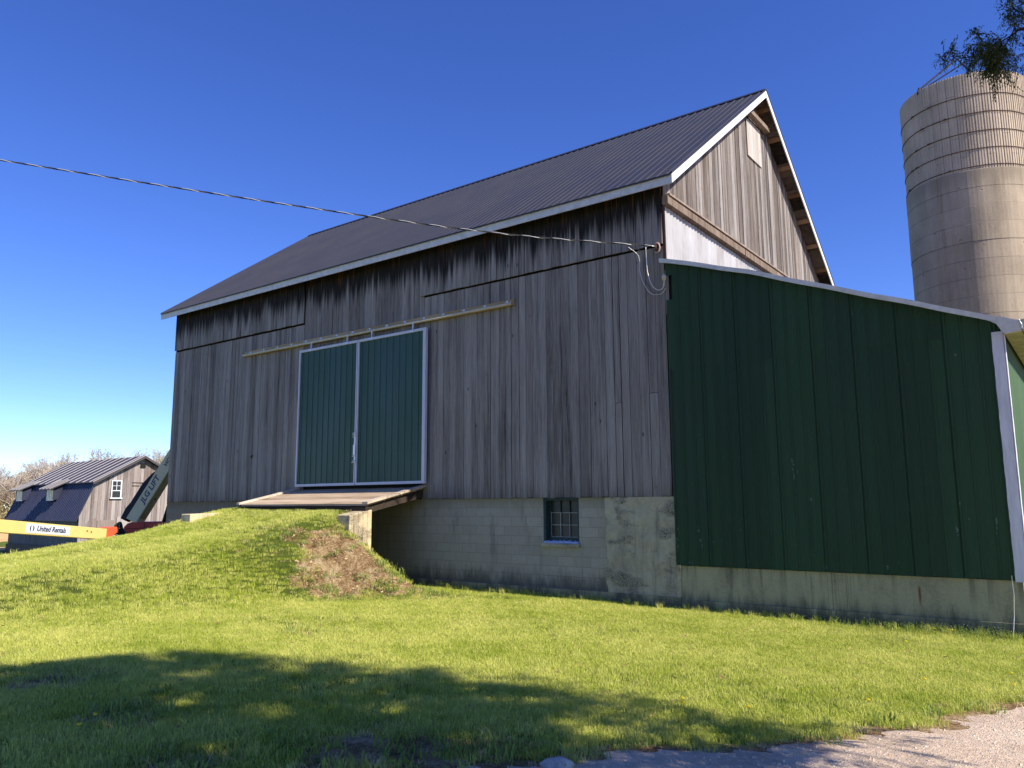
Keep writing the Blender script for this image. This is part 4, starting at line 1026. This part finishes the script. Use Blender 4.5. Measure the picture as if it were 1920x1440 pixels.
def sheet(name, mat, xs, ys, keep, lift):
    X, Y = np.meshgrid(xs, ys); Z = gz(X, Y)+(lift(X, Y) if callable(lift) else lift); mb = MB(); n = len(xs)
    k = keep(X, Y); mb.v = [tuple(p) for p in np.stack([X, Y, Z], -1).reshape(-1, 3)]
    for j in range(len(ys)-1):
        for i in range(n-1):
            if k[j, i] and k[j+1, i+1] and k[j, i+1] and k[j+1, i]: mb.f.append((j*n+i, j*n+i+1, (j+1)*n+i+1, (j+1)*n+i)); mb.t.append(.5)
    o = mb.build(name, mat, None, True); tag(o, kind='structure'); return o
def dr_e(X, Y): return X-edge_x(Y)+wob(X, Y)+.05*np.sin(23*Y+11*X)+.04*np.sin(31*X-17*Y)
def dr_keep(X, Y): return (dr_e(X, Y) > -.25) & (X-edge_x(Y) < 7)
sheet('driveway', 'gravel', np.arange(16., 34., .09), np.arange(-18., 4., .09), dr_keep, lambda X, Y: np.clip((dr_e(X, Y)-.05)*.09, -.03, .006))
fx = np.arange(-140., -20., 2.); fy = np.arange(-60., 46., 2.)
sheet('field', 'field', fx, fy, lambda X, Y: (X < -52+.1*Y), .03)

# ---- grass and straw, scattered over the ground sheet
def tuft(name, n, rad, h0, h1, w0, w1, bend, mat, seg=2):
    mb = MB()
    for i in range(n):
        a = random.uniform(0, 2*PI); r = rad*math.sqrt(random.random()); x, y = r*math.cos(a), r*math.sin(a)
        h = random.uniform(h0, h1); w = random.uniform(w0, w1); b = random.uniform(.15, 1)*bend*h; t = random.uniform(0, 2*PI); o = random.uniform(0, PI)
        dx, dy = math.cos(t)*b, math.sin(t)*b; wx, wy = math.cos(o)*w*.5, math.sin(o)*w*.5
        mb.add([(x-wx, y-wy, -.015), (x+wx, y+wy, -.015), (x+dx*.3+wx*.8, y+dy*.3+wy*.8, h*.55), (x+dx*.3-wx*.8, y+dy*.3-wy*.8, h*.55), (x+dx, y+dy, h*(1-.25*bend))],
               [(0, 1, 2, 3), (3, 2, 4)])
    return mb.build(name, mat)
def scatter(o, attr, density, seed, smin, smax, tilt=.12):
    ng = bpy.data.node_groups.new(o.name+'_scatter', 'GeometryNodeTree')
    ng.interface.new_socket('Geometry', in_out='INPUT', socket_type='NodeSocketGeometry'); ng.interface.new_socket('Geometry', in_out='OUTPUT', socket_type='NodeSocketGeometry')
    N = ng.nodes.new; gi, go = N('NodeGroupInput'), N('NodeGroupOutput'); inf = N('GeometryNodeObjectInfo'); inf.inputs['Object'].default_value = ground
    at = N('GeometryNodeInputNamedAttribute'); at.data_type = 'FLOAT'; at.inputs['Name'].default_value = attr
    mu = N('ShaderNodeMath'); mu.operation = 'MULTIPLY'; mu.inputs[1].default_value = density
    di = N('GeometryNodeDistributePointsOnFaces'); di.distribute_method = 'RANDOM'; di.inputs['Seed'].default_value = seed
    ip = N('GeometryNodeInstanceOnPoints')
    rr = N('FunctionNodeRandomValue'); rr.data_type = 'FLOAT_VECTOR'; rr.inputs[0].default_value = (-tilt, -tilt, 0); rr.inputs[1].default_value = (tilt, tilt, 6.283)
    rs = N('FunctionNodeRandomValue'); rs.data_type = 'FLOAT'; rs.inputs[2].default_value = smin; rs.inputs[3].default_value = smax
    K = ng.links.new
    K(inf.outputs['Geometry'], di.inputs['Mesh']); K(at.outputs['Attribute'], mu.inputs[0]); K(mu.outputs[0], di.inputs['Density'])
    K(di.outputs['Points'], ip.inputs['Points']); K(gi.outputs[0], ip.inputs['Instance']); K(rr.outputs[0], ip.inputs['Rotation']); K(rs.outputs[1], ip.inputs['Scale'])
    K(ip.outputs[0], go.inputs[0]); md = o.modifiers.new('scatter', 'NODES'); md.node_group = ng; return o
tag(scatter(tuft('lawn_grass', 75, .13, .028, .068, .003, .0052, .8, 'blade'), 'lawn', 150, 3, .7, 1.15), 'bright green mown lawn covering the bank and yard', 'grass', kind='stuff')
tag(scatter(tuft('long_grass', 34, .06, .09, .19, .003, .006, .7, 'blade'), 'tall', 34, 8, .6, 1.15, .25), 'longer unmown grass tufts along the wall foot', 'grass', kind='stuff')
tag(scatter(tuft('dead_grass', 30, .10, .012, .05, .0025, .005, 3.2, 'blade_dry'), 'dry', 34, 5, .6, 1.3, .3), 'straw coloured dead grass on the bare dirt patches', 'dead grass', kind='stuff')
tag(scatter(tuft('weeds', 34, .13, .03, .10, .006, .013, 1.2, 'blade_weed'), 'dry', 17, 15, .7, 1.7, .3), 'leafy green weeds dotted over the bare dirt slope', 'weeds', kind='stuff')

# small flowering weeds along the shed foundation
mb = MB()
for i in range(620):
    x = random.triangular(20.0, 23.75, 23.2); y = -.06-abs(random.gauss(0, .28)); z = gzf(x, y); h = random.uniform(.05, .17)
    p = Vector((x, y, z)); q = p+Vector((random.uniform(-.03, .03), random.uniform(-.03, .03), h)); mb.tube([p, q], .0018, 3, cap=False)
    for k in range(5):
        a = random.uniform(0, 6.28); c_ = p.lerp(q, random.uniform(.2, 1)); d = Vector((math.cos(a), math.sin(a), .4))*.022; s_ = Vector((-math.sin(a), math.cos(a), 0))*.006
        mb.add([c_, c_+d*.5+s_, c_+d, c_+d*.5-s_], [(0, 1, 2, 3)])
tag(mb.build('foundation_weeds', 'blade_weed'), 'small weeds growing along the foot of the shed foundation', 'weeds', kind='stuff')
mb = MB()
for i in range(170):
    x = random.triangular(20.8, 23.75, 23.3); y = -.06-abs(random.gauss(0, .28)); z = gzf(x, y)+random.uniform(.08, .18); r = random.uniform(.003, .007)
    mb.add([(x-r, y, z), (x, y-r, z), (x+r, y, z), (x, y+r, z), (x, y, z+r), (x, y, z-r)], [(0, 1, 4), (1, 2, 4), (2, 3, 4), (3, 0, 4), (1, 0, 5), (2, 1, 5), (3, 2, 5), (0, 3, 5)])
tag(mb.build('weed_flowers', 'muntin'), 'tiny pale flowers of the weeds below the shed wall', 'flowers', kind='stuff')
# pebbles
mb = MB()
for i in range(5200):
    y = random.uniform(-13, -1); x = float(edge_x(y))+abs(random.gauss(.1, 1.4))+random.uniform(0, .6); z = gzf(x, y)+.006; r = random.uniform(.004, .011)*random.choice((1, 1, 1, 1.7))
    k = [r*random.uniform(.6, 1.2) for _ in range(6)]
    mb.add([(x-k[0], y, z), (x, y-k[1], z), (x+k[2], y, z), (x, y+k[3], z), (x, y, z+k[4]*.8), (x, y, z-k[5])], [(0, 1, 4), (1, 2, 4), (2, 3, 4), (3, 0, 4), (1, 0, 5), (2, 1, 5), (3, 2, 5), (0, 3, 5)])
tag(mb.build('gravel', 'pebble'), 'loose gravel stones scattered over the dusty driveway', 'gravel', kind='stuff')
# earth clods on the bare slope, fallen leaves and twigs in the lawn
mb = MB()
for i in range(1500):
    x, y = random.uniform(10., 14.2), random.uniform(-4.9, -1.6); dd = float(masks(np.array(x), np.array(y))[0])
    if dd < .45 or (x < 11.7 and y > -2.5): continue
    z = gzf(x, y)+.005; r = random.uniform(.008, .022)*random.choice((1, 1, 1, 2.0)); k = [r*random.uniform(.6, 1.3) for _ in range(6)]
    mb.add([(x-k[0], y, z), (x, y-k[1], z), (x+k[2], y, z), (x, y+k[3], z), (x, y, z+k[4]*.8), (x, y, z-k[5])], [(0, 1, 4), (1, 2, 4), (2, 3, 4), (3, 0, 4), (1, 0, 5), (2, 1, 5), (3, 2, 5), (0, 3, 5)])
tag(mb.build('earth_clods', 'clod'), 'crumbled earth lumps on the bare slope beside the concrete abutment', 'earth', kind='stuff')
mb = MB()
for i in range(1100):
    x, y = random.uniform(10., 24.), random.uniform(-11.5, -1.)
    if x > float(edge_x(y))+.3: continue
    z = gzf(x, y)+random.uniform(.03, .07); a = random.uniform(0, 6.28); l = random.uniform(.012, .035); w_ = random.uniform(.1, .5)*l; e = Vector((math.cos(a), math.sin(a), random.uniform(-.4, .4)))*l; s_ = Vector((-math.sin(a), math.cos(a), random.uniform(-.5, .5)))*w_; c_ = Vector((x, y, z))
    mb.add([c_-e, c_+s_, c_+e, c_-s_], [(0, 1, 2, 3)])
tag(mb.build('fallen_leaves', 'litter'), 'small brown fallen leaves and twigs lying in the lawn', 'leaf litter', kind='stuff')
# pale stone at the lawn edge
import bmesh
bm = bmesh.new(); bmesh.ops.create_icosphere(bm, subdivisions=3, radius=1.)
for v in bm.verts:
    n_ = 1+.12*math.sin(v.co.x*3+1)+.1*math.sin(v.co.y*4+v.co.z*3)+.05*math.sin(v.co.x*9)
    v.co = Vector((v.co.x*.125*n_, v.co.y*.085*n_, v.co.z*.055*n_))
me = bpy.data.meshes.new('stone'); bm.to_mesh(me); bm.free(); me.materials.append(M['stone']); me.polygons.foreach_set('use_smooth', [True]*len(me.polygons))
st = bpy.data.objects.new('stone', me); COL.objects.link(st); st.location = (21.66, -9.44, gzf(21.66, -9.44)+.005); st.rotation_euler = (0, .1, .8)
tag(st, 'rough whitish stone lying where the lawn meets the driveway', 'stone')

# dandelions
def dandelion(x, y, label, s=1.):
    z = gzf(x, y); t = thing('dandelion', (x, y, z), label, 'dandelion', 'dandelions in the lawn'); h = .075*s
    mb = MB(); lx = random.uniform(-.02, .02); mb.tube([(x, y, z-.01), (x+lx*.4, y, z+h*.6), (x+lx, y, z+h)], .0022, 5); mb.build('stem', 'stem', t)
    mb = MB(); c_ = Vector((x+lx, y, z+h))
    for ring, (r, up, n_) in enumerate(((.021, .001, 16), (.015, .006, 12), (.008, .009, 8))):
        for k in range(n_):
            a = 2*PI*k/n_+ring*.2; d = Vector((math.cos(a), math.sin(a), 0)); w = Vector((-d.y, d.x, 0))*.0032
            mb.add([c_+w*.5, c_+d*r*.7*s+w+Vector((0, 0, up)), c_+d*r*s+Vector((0, 0, up*1.2)), c_+d*r*.7*s-w+Vector((0, 0, up)), c_-w*.5], [(0, 1, 2, 3, 4)])
    mb.tube([c_-Vector((0, 0, .006)), c_+Vector((0, 0, .004))], [.006, .011], 8); mb.build('flower_head', 'yellow_petal', t)
for a_ in ((18.56, -11.15, 'large yellow dandelion in the tree shade, lowest one at bottom left', 1.25), (18.27, -10.9, 'yellow dandelion in the tree shade just above the lowest one at left', 1.1),
           (18.54, -8.16, 'orange yellow dandelion alone near the upper edge of the tree shadow', 1.), (21.57, -7.27, 'topmost dandelion of the tight cluster at the right end of the shadow', 1.),
           (21.66, -7.42, 'lowest dandelion of the tight cluster at the right end of the shadow', 1.), (21.61, -7.36, 'middle dandelion of the tight cluster at the right end of the shadow', .9),
           (22.14, -7.15, 'single dandelion just right of the cluster, at the shadow tip', 1.), (23.76, -1.93, 'dandelion at the right picture edge nearest the shed corner', 1.2),
           (23.80, -3.69, 'dandelion at the right picture edge midway between wall and driveway', 1.1), (23.86, -4.36, 'dandelion at the right picture edge closest to the driveway', 1.),
           (23.12, -4.67, 'dandelion in sunny grass a little above the driveway edge', 1.), (22.75, -.40, 'dandelion among the weeds close to the right end of the shed wall', 1.2),
           (22.5, -.36, 'dandelion among the weeds, left of its neighbour under the shed wall', 1.1), (22.41, -1.92, 'dandelion in open sunny lawn below the weeds of the shed wall', 1.1),
           (22.85, -6.06, 'dandelion low in the grass left of the driveway edge', .9)): dandelion(*a_)

# ================================================================== BARE WOODLAND
def bare_tree(seed, h):
    random.seed(seed); tr, cr = MB(), MB(); bu = MB()
    def grow(p, d, ln, r, lv):
        n = 3; pts = [p]; 
        for i in range(n):
            d = (d+Vector((random.gauss(0, .10), random.gauss(0, .10), .05+random.gauss(0, .05)))).normalized(); p = p+d*ln/n; pts.append(p)
        (tr if lv == 0 else cr).tube(pts, [r*(1-.45*i/n) for i in range(n+1)], 5 if lv < 2 else 3, cap=False)
        if lv >= 4:
            for q in pts[1:]:
                for _ in range(2):
                    o = q+Vector((random.gauss(0, .16), random.gauss(0, .16), random.gauss(0, .16))); s_ = random.uniform(.035, .08)
                    v = Vector((random.gauss(0, 1), random.gauss(0, 1), random.gauss(0, 1))).normalized()*s_; w = v.orthogonal().normalized()*s_*.6
                    bu.add([o-v, o+w, o+v, o-w], [(0, 1, 2, 3)])
            return
        for k in range({0: 6, 1: 5, 2: 4, 3: 4}[lv]):
            t = random.uniform(.35, 1) if lv else random.uniform(.35, 1.); q = pts[min(n, int(t*n))]
            a = random.uniform(0, 2*PI); sp = random.uniform(.35, .95)
            nd = (d*math.cos(sp)+(d.orthogonal().normalized()*math.cos(a)+d.cross(d.orthogonal().normalized())*math.sin(a))*math.sin(sp)+Vector((0, 0, .18))).normalized()
            grow(q, nd, ln*random.uniform(.5, .72), r*.5, lv+1)
    grow(Vector((0, 0, 0)), Vector((0, 0, 1)), h*.5, h*.018, 0); return tr, cr, bu
protos = []
KINDS = ['bare brown deciduous tree standing in the woodland behind the far barn', 'pale greyish bare tree rising above the woodland behind the far barn', 'slender bare tree with reddish tan buds in the woodland behind the far barn', 'broad bare tree with a thick trunk in the woodland behind the far barn']
for k in range(4):
    tr, cr, bu = bare_tree(30+k, 11.5); root = thing('bare_tree', (0, 0, 0), KINDS[k], 'tree', 'bare trees of the far woodland')
    tr.build('trunk', 'bare_twig', root); c_ = cr.build('crown', 'bare_twig', root); bu.build('buds', 'bud', c_); protos.append(root)
random.seed(77); used = set(); spots = []
p0, p1 = Vector((-118.5, 33.)), Vector((-103., 64.)); nrm = Vector((-.93, .36))
for row in range(4):
    for i in range(13):
        t = (i+.5*(row % 2)+random.uniform(-.3, .3))/13; q = p0.lerp(p1, t)+nrm*(row*6.5+random.uniform(-2, 2)); spots.append((q.x, q.y, random.uniform(.84, 1.06)*(1.08+.38*min(1, max(0, (t-.2)/.25)))*(.95+.05*math.sin(t*23))+.03*row))
for k, (x, y, s_) in enumerate(spots):
    o = protos[k % 4]
    if o in used: o = copy_tree(o)
    used.add(protos[k % 4]); o.location = (x, y, gzf(x, y)-.1); o.rotation_euler = (0, 0, random.uniform(0, 6.28)); o.scale = (s_, s_, s_)
mb = MB()
for i in range(20000):
    t = random.random(); q = p0.lerp(p1, t)+nrm*random.uniform(-5, 24); z = gzf(q.x, q.y)+min(5.2, abs(random.gauss(0, 2.6))); s_ = random.uniform(.1, .3)
    v = Vector((random.gauss(0, 1), random.gauss(0, 1), random.gauss(0, 1.4))).normalized()*s_; w = v.orthogonal().normalized()*s_*.4; o = Vector((q.x, q.y, z))
    mb.add([o-v, o+w, o+v, o-w], [(0, 1, 2, 3)])
tag(mb.build('brush', 'brush'), 'brown undergrowth along the foot of the distant bare woodland', 'undergrowth', kind='stuff')

# ================================================================== CEDAR OVER THE YARD
random.seed(4)
CAM = Vector((24.8047, -14.1162, -.1142))
def in_frame(p, m=1.06):
    v = Vector(p)-CAM; z = v.dot(FW)
    return z > .1 and abs(v.dot(RT)/z) < 960/1470.156*m and abs(v.dot(UP)/z) < 720/1470.156*m
yaw, pit, rol = math.radians(36.82064), math.radians(8.654157), math.radians(-.326476)
FW = Vector((-math.sin(yaw)*math.cos(pit), math.cos(yaw)*math.cos(pit), math.sin(pit))); r0 = Vector((math.cos(yaw), math.sin(yaw), 0)); u0 = r0.cross(FW)
RT = r0*math.cos(rol)+u0*math.sin(rol); UP = -r0*math.sin(rol)+u0*math.cos(rol)
def spray(mb, p, d, ln, lw, n=9, droop=.5):
    """a flat cedar frond: midrib with two ranks of scale-leaved side shoots"""
    d = Vector(d).normalized(); side = d.cross(Vector((random.gauss(0, .4), random.gauss(0, .4), 1))).normalized()
    for i in range(n):
        t = (i+.6)/n; c_ = Vector(p)+d*ln*t+Vector((0, 0, -droop*ln*t*t))
        for sg in (-1, 1):
            l2 = ln*.42*(1.05-t)*random.uniform(.7, 1.2)+lw; dd = (d*.75+side*sg*.9+Vector((0, 0, random.uniform(-.5, .1)))).normalized()
            k = max(1, int(l2/(lw*2.6)))
            for j in range(k):
                q = c_+dd*l2*j/k; e = (dd+Vector((random.gauss(0, .35), random.gauss(0, .35), random.gauss(-.15, .3)))).normalized(); w = e.orthogonal().normalized()*lw*.45
                w = (w*math.cos(j)+e.cross(w)*math.sin(j)); mb.add([q, q+e*lw*1.4+w, q+e*lw*3.0, q+e*lw*1.4-w], [(0, 1, 2, 3)])
def casts_ok(c):
    """keeps foliage only where its ground shadow fits the wanted outline and dapples"""
    xs, ys = c.x-1.11*(c.z+1.9), c.y-.031*(c.z+1.9)
    if xs > 22.6 and random.random() < .07: return True
    if math.sin(xs*3.3+1.2*math.sin(ys*2.1))*math.sin(ys*4.1+1.5*math.sin(xs*1.7)) > .50 and random.random() < .93: return False  # holes cut into the crown to dapple its shadow
    return ys < float(np.interp(xs, [11, 15.2, 15.6, 17.5, 19.2, 20.8, 22.2, 22.8, 23.1], [-11., -10.7, -8.9, -8.0, -7.45, -7.25, -7.3, -7.5, -12.]))+random.gauss(0, .13)  # crown shaped so its shadow follows this edge on the lawn
cedar = thing('cedar_tree', (28.2, -11.1, gzf(28.2, -11.1)), 'dark green cedar branch hanging in at the top right corner before the silo', 'tree')
tz = gzf(28.2, -11.1); TX, TY = 28.2, -11.1
mb = MB(); mb.tube([(TX, TY, tz-.2), (TX-.05, TY, tz+1.5), (TX+.05, TY+.05, tz+5), (TX, TY, tz+9.5), (TX+.05, TY, tz+13.6)], [.34, .27, .21, .12, .03], 12); mb.build('trunk', 'bark', cedar, True)
lb, fo_ = MB(), MB(); ns_ = 0
for i in range(230):
    h = random.triangular(1.6, 14.0, 6.5); prof = 5.0*math.sqrt(max(.05, 1-((h-6.8)/7.4)**2))*random.uniform(.78, 1.08)
    a = i*2.39996+random.uniform(-.3, .3); d = Vector((math.cos(a), math.sin(a), 0)); base = Vector((TX, TY, tz+h-.5)); tip = base+d*prof+Vector((0, 0, random.uniform(-.2, .9)))
    mid = base.lerp(tip, .5)+Vector((0, 0, -.25)); 
    pts = smooth_pts([base, mid, tip], 5)
    while len(pts) > 3 and not casts_ok(pts[-1]): pts.pop()
    if len(pts) > 3 and not any(in_frame(q, 1.3) for q in pts) and all((q-CAM).length > 1.4 for q in pts): lb.tube(pts, [.05*(1-.85*k/(len(pts)-1)) for k in range(len(pts))], 5, cap=False)
    for k in range(96):
        t = random.uniform(.15, 1.); c_ = base.lerp(tip, t)+Vector((0, 0, -.25*math.sin(PI*t)))+Vector((random.gauss(0, .22), random.gauss(0, .22), random.gauss(0, .16)))
        sd = (d*.7+Vector((random.gauss(0, .8), random.gauss(0, .8), random.gauss(-.1, .3)))).normalized(); ln = random.uniform(.35, .6)
        if in_frame(c_, 1.2) or in_frame(c_+sd*ln, 1.12) or (c_-CAM).length < 3.0 or in_frame(c_-sd*ln*.3, 1.25): continue
        if not casts_ok(c_+sd*ln*.5): continue
        tmp = MB(); spray(tmp, c_, sd, ln, .058, 6, .4)
        if any(in_frame(q, 1.04) for q in tmp.v): continue
        fo_.add(tmp.v, tmp.f); ns_ += 1
lbo = lb.build('limbs', 'bark', cedar, True); fo_.build('foliage', 'cedar', cedar)
# the low limb that reaches into the picture
def BP(px, py, dy=0.): return Vector((24.19+(px-1765)*.00306+dy*.03, -8.33+dy, 2.91-(py-105)*.0042-(px-1765)*.00125))
mb = MB()
limb = smooth_pts([(TX, TY, tz+4.2), (27.4, -10.6, 2.75), (25.7, -8.9, 3.1), tuple(BP(1990, 20)), tuple(BP(1905, 58))], 8)
mb.tube(limb, [.06*(1-.88*k/(len(limb)-1)) for k in range(len(limb))], 7, cap=False)
tw = [[(1905,58),(1870,77),(1845,79),(1826,86),(1800,96),(1775,103),(1763,109)], [(1905,58),(1888,72),(1872,92),(1862,118),(1858,150)], [(1990,20),(1945,-10),(1925,-30)], [(1845,79),(1835,66),(1828,60)], [(1870,77),(1866,100),(1850,122)], [(1826,86),(1822,100),(1815,112)], [(1940,30),(1915,25),(1900,12),(1893,-5)], [(1905,58),(1903,35),(1897,22)], [(1990,20),(1960,70),(1935,110),(1925,135)], [(1945,-10),(1920,8),(1905,20)]]
twp = []
for T in tw:
    P_ = smooth_pts([BP(x, y, random.uniform(-.05, .05)) for x, y in T], 6); twp.append(P_); mb.tube(P_, [.0055*(1-.75*k/(len(P_)-1)) for k in range(len(P_))], 5, cap=False)
low = mb.build('low_limb', 'bark', cedar, True)
mb = MB()
def dense(px, py, n, sx, sy, ln0=.05, ln1=.10, sp=.10):
    for _ in range(n):
        p = BP(px+max(-1.7, min(1.7, random.gauss(0, 1)))*sx, py+max(-1.7, min(1.7, random.gauss(0, 1)))*sy, random.gauss(0, sp)); spray(mb, p, (random.gauss(-.3, .7), random.gauss(0, .6), random.gauss(-.5, .5)), random.uniform(ln0, ln1), .0085, 7, .45)
for P_ in twp:
    for k in range(2, len(P_), 2):
        for _ in range(2):
            d = (P_[min(k+1, len(P_)-1)]-P_[k-1]).normalized(); spray(mb, P_[k], d*.6+Vector((random.gauss(0, .5), random.gauss(0, .5), random.gauss(-.35, .4))), random.uniform(.05, .10), .0085, 7, .45)
dense(1862, 98, 190, 13, 15); dense(1850, 84, 20, 14, 7); dense(1815, 92, 20, 12, 6); dense(1868, 122, 12, 12, 6); dense(1785, 92, 8, 8, 4); 
dense(1908, 20, 26, 11, 20); dense(1898, 8, 10, 8, 9); dense(1915, 60, 16, 10, 14); dense(1905, 105, 14, 14, 14); dense(1955, 40, 40, 22, 40); dense(1885, 95, 14, 9, 12)
mb.build('low_foliage', 'cedar', low)

# ================================================================== CAMERA, SKY, SUN
cam = bpy.data.cameras.new('camera'); co = bpy.data.objects.new('camera', cam); COL.objects.link(co); sc.camera = co
cam.sensor_width = 36.; cam.lens = 36*1470.156/1920; cam.clip_end = 3000; cam.clip_start = .05
co.matrix_world = Matrix(((RT.x, UP.x, -FW.x, CAM.x), (RT.y, UP.y, -FW.y, CAM.y), (RT.z, UP.z, -FW.z, CAM.z), (0, 0, 0, 1)))
SAZ, SEL = math.radians(88.4), math.radians(42.)
w = bpy.data.worlds.new('World'); sc.world = w; w.use_nodes = True; nt = w.node_tree
sky = nt.nodes.new('ShaderNodeTexSky'); sky.sky_type = 'NISHITA'; sky.sun_disc = False; sky.sun_elevation = SEL; sky.sun_rotation = SAZ
sky.altitude = 300; sky.air_density = .74; sky.dust_density = .03; sky.ozone_density = 5.
bg = nt.nodes['Background']; bg.inputs[1].default_value = .15
hs = nt.nodes.new('ShaderNodeHueSaturation'); hs.inputs['Saturation'].default_value = 1.18; hs.inputs['Hue'].default_value = .519
nt.links.new(sky.outputs[0], hs.inputs['Color']); nt.links.new(hs.outputs[0], bg.inputs[0])
sun = bpy.data.lights.new('sun', 'SUN'); so = bpy.data.objects.new('sun', sun); COL.objects.link(so); sun.energy = 5.0; sun.angle = math.radians(.53); sun.color = (1., .94, .85)
sd = Vector((math.sin(SAZ)*math.cos(SEL), math.cos(SAZ)*math.cos(SEL), math.sin(SEL))); so.rotation_euler = sd.to_track_quat('Z', 'Y').to_euler(); so.location = (30, 0, 40)
vs_ = sc.view_settings; sc.display_settings.display_device = 'sRGB'; vs_.view_transform = 'Standard'; vs_.look = 'None'; vs_.exposure = .6; vs_.gamma = 1.; vs_.use_curve_mapping = False
sc.cycles.use_denoising = True; sc.cycles.max_bounces = 8; sc.cycles.transparent_max_bounces = 8
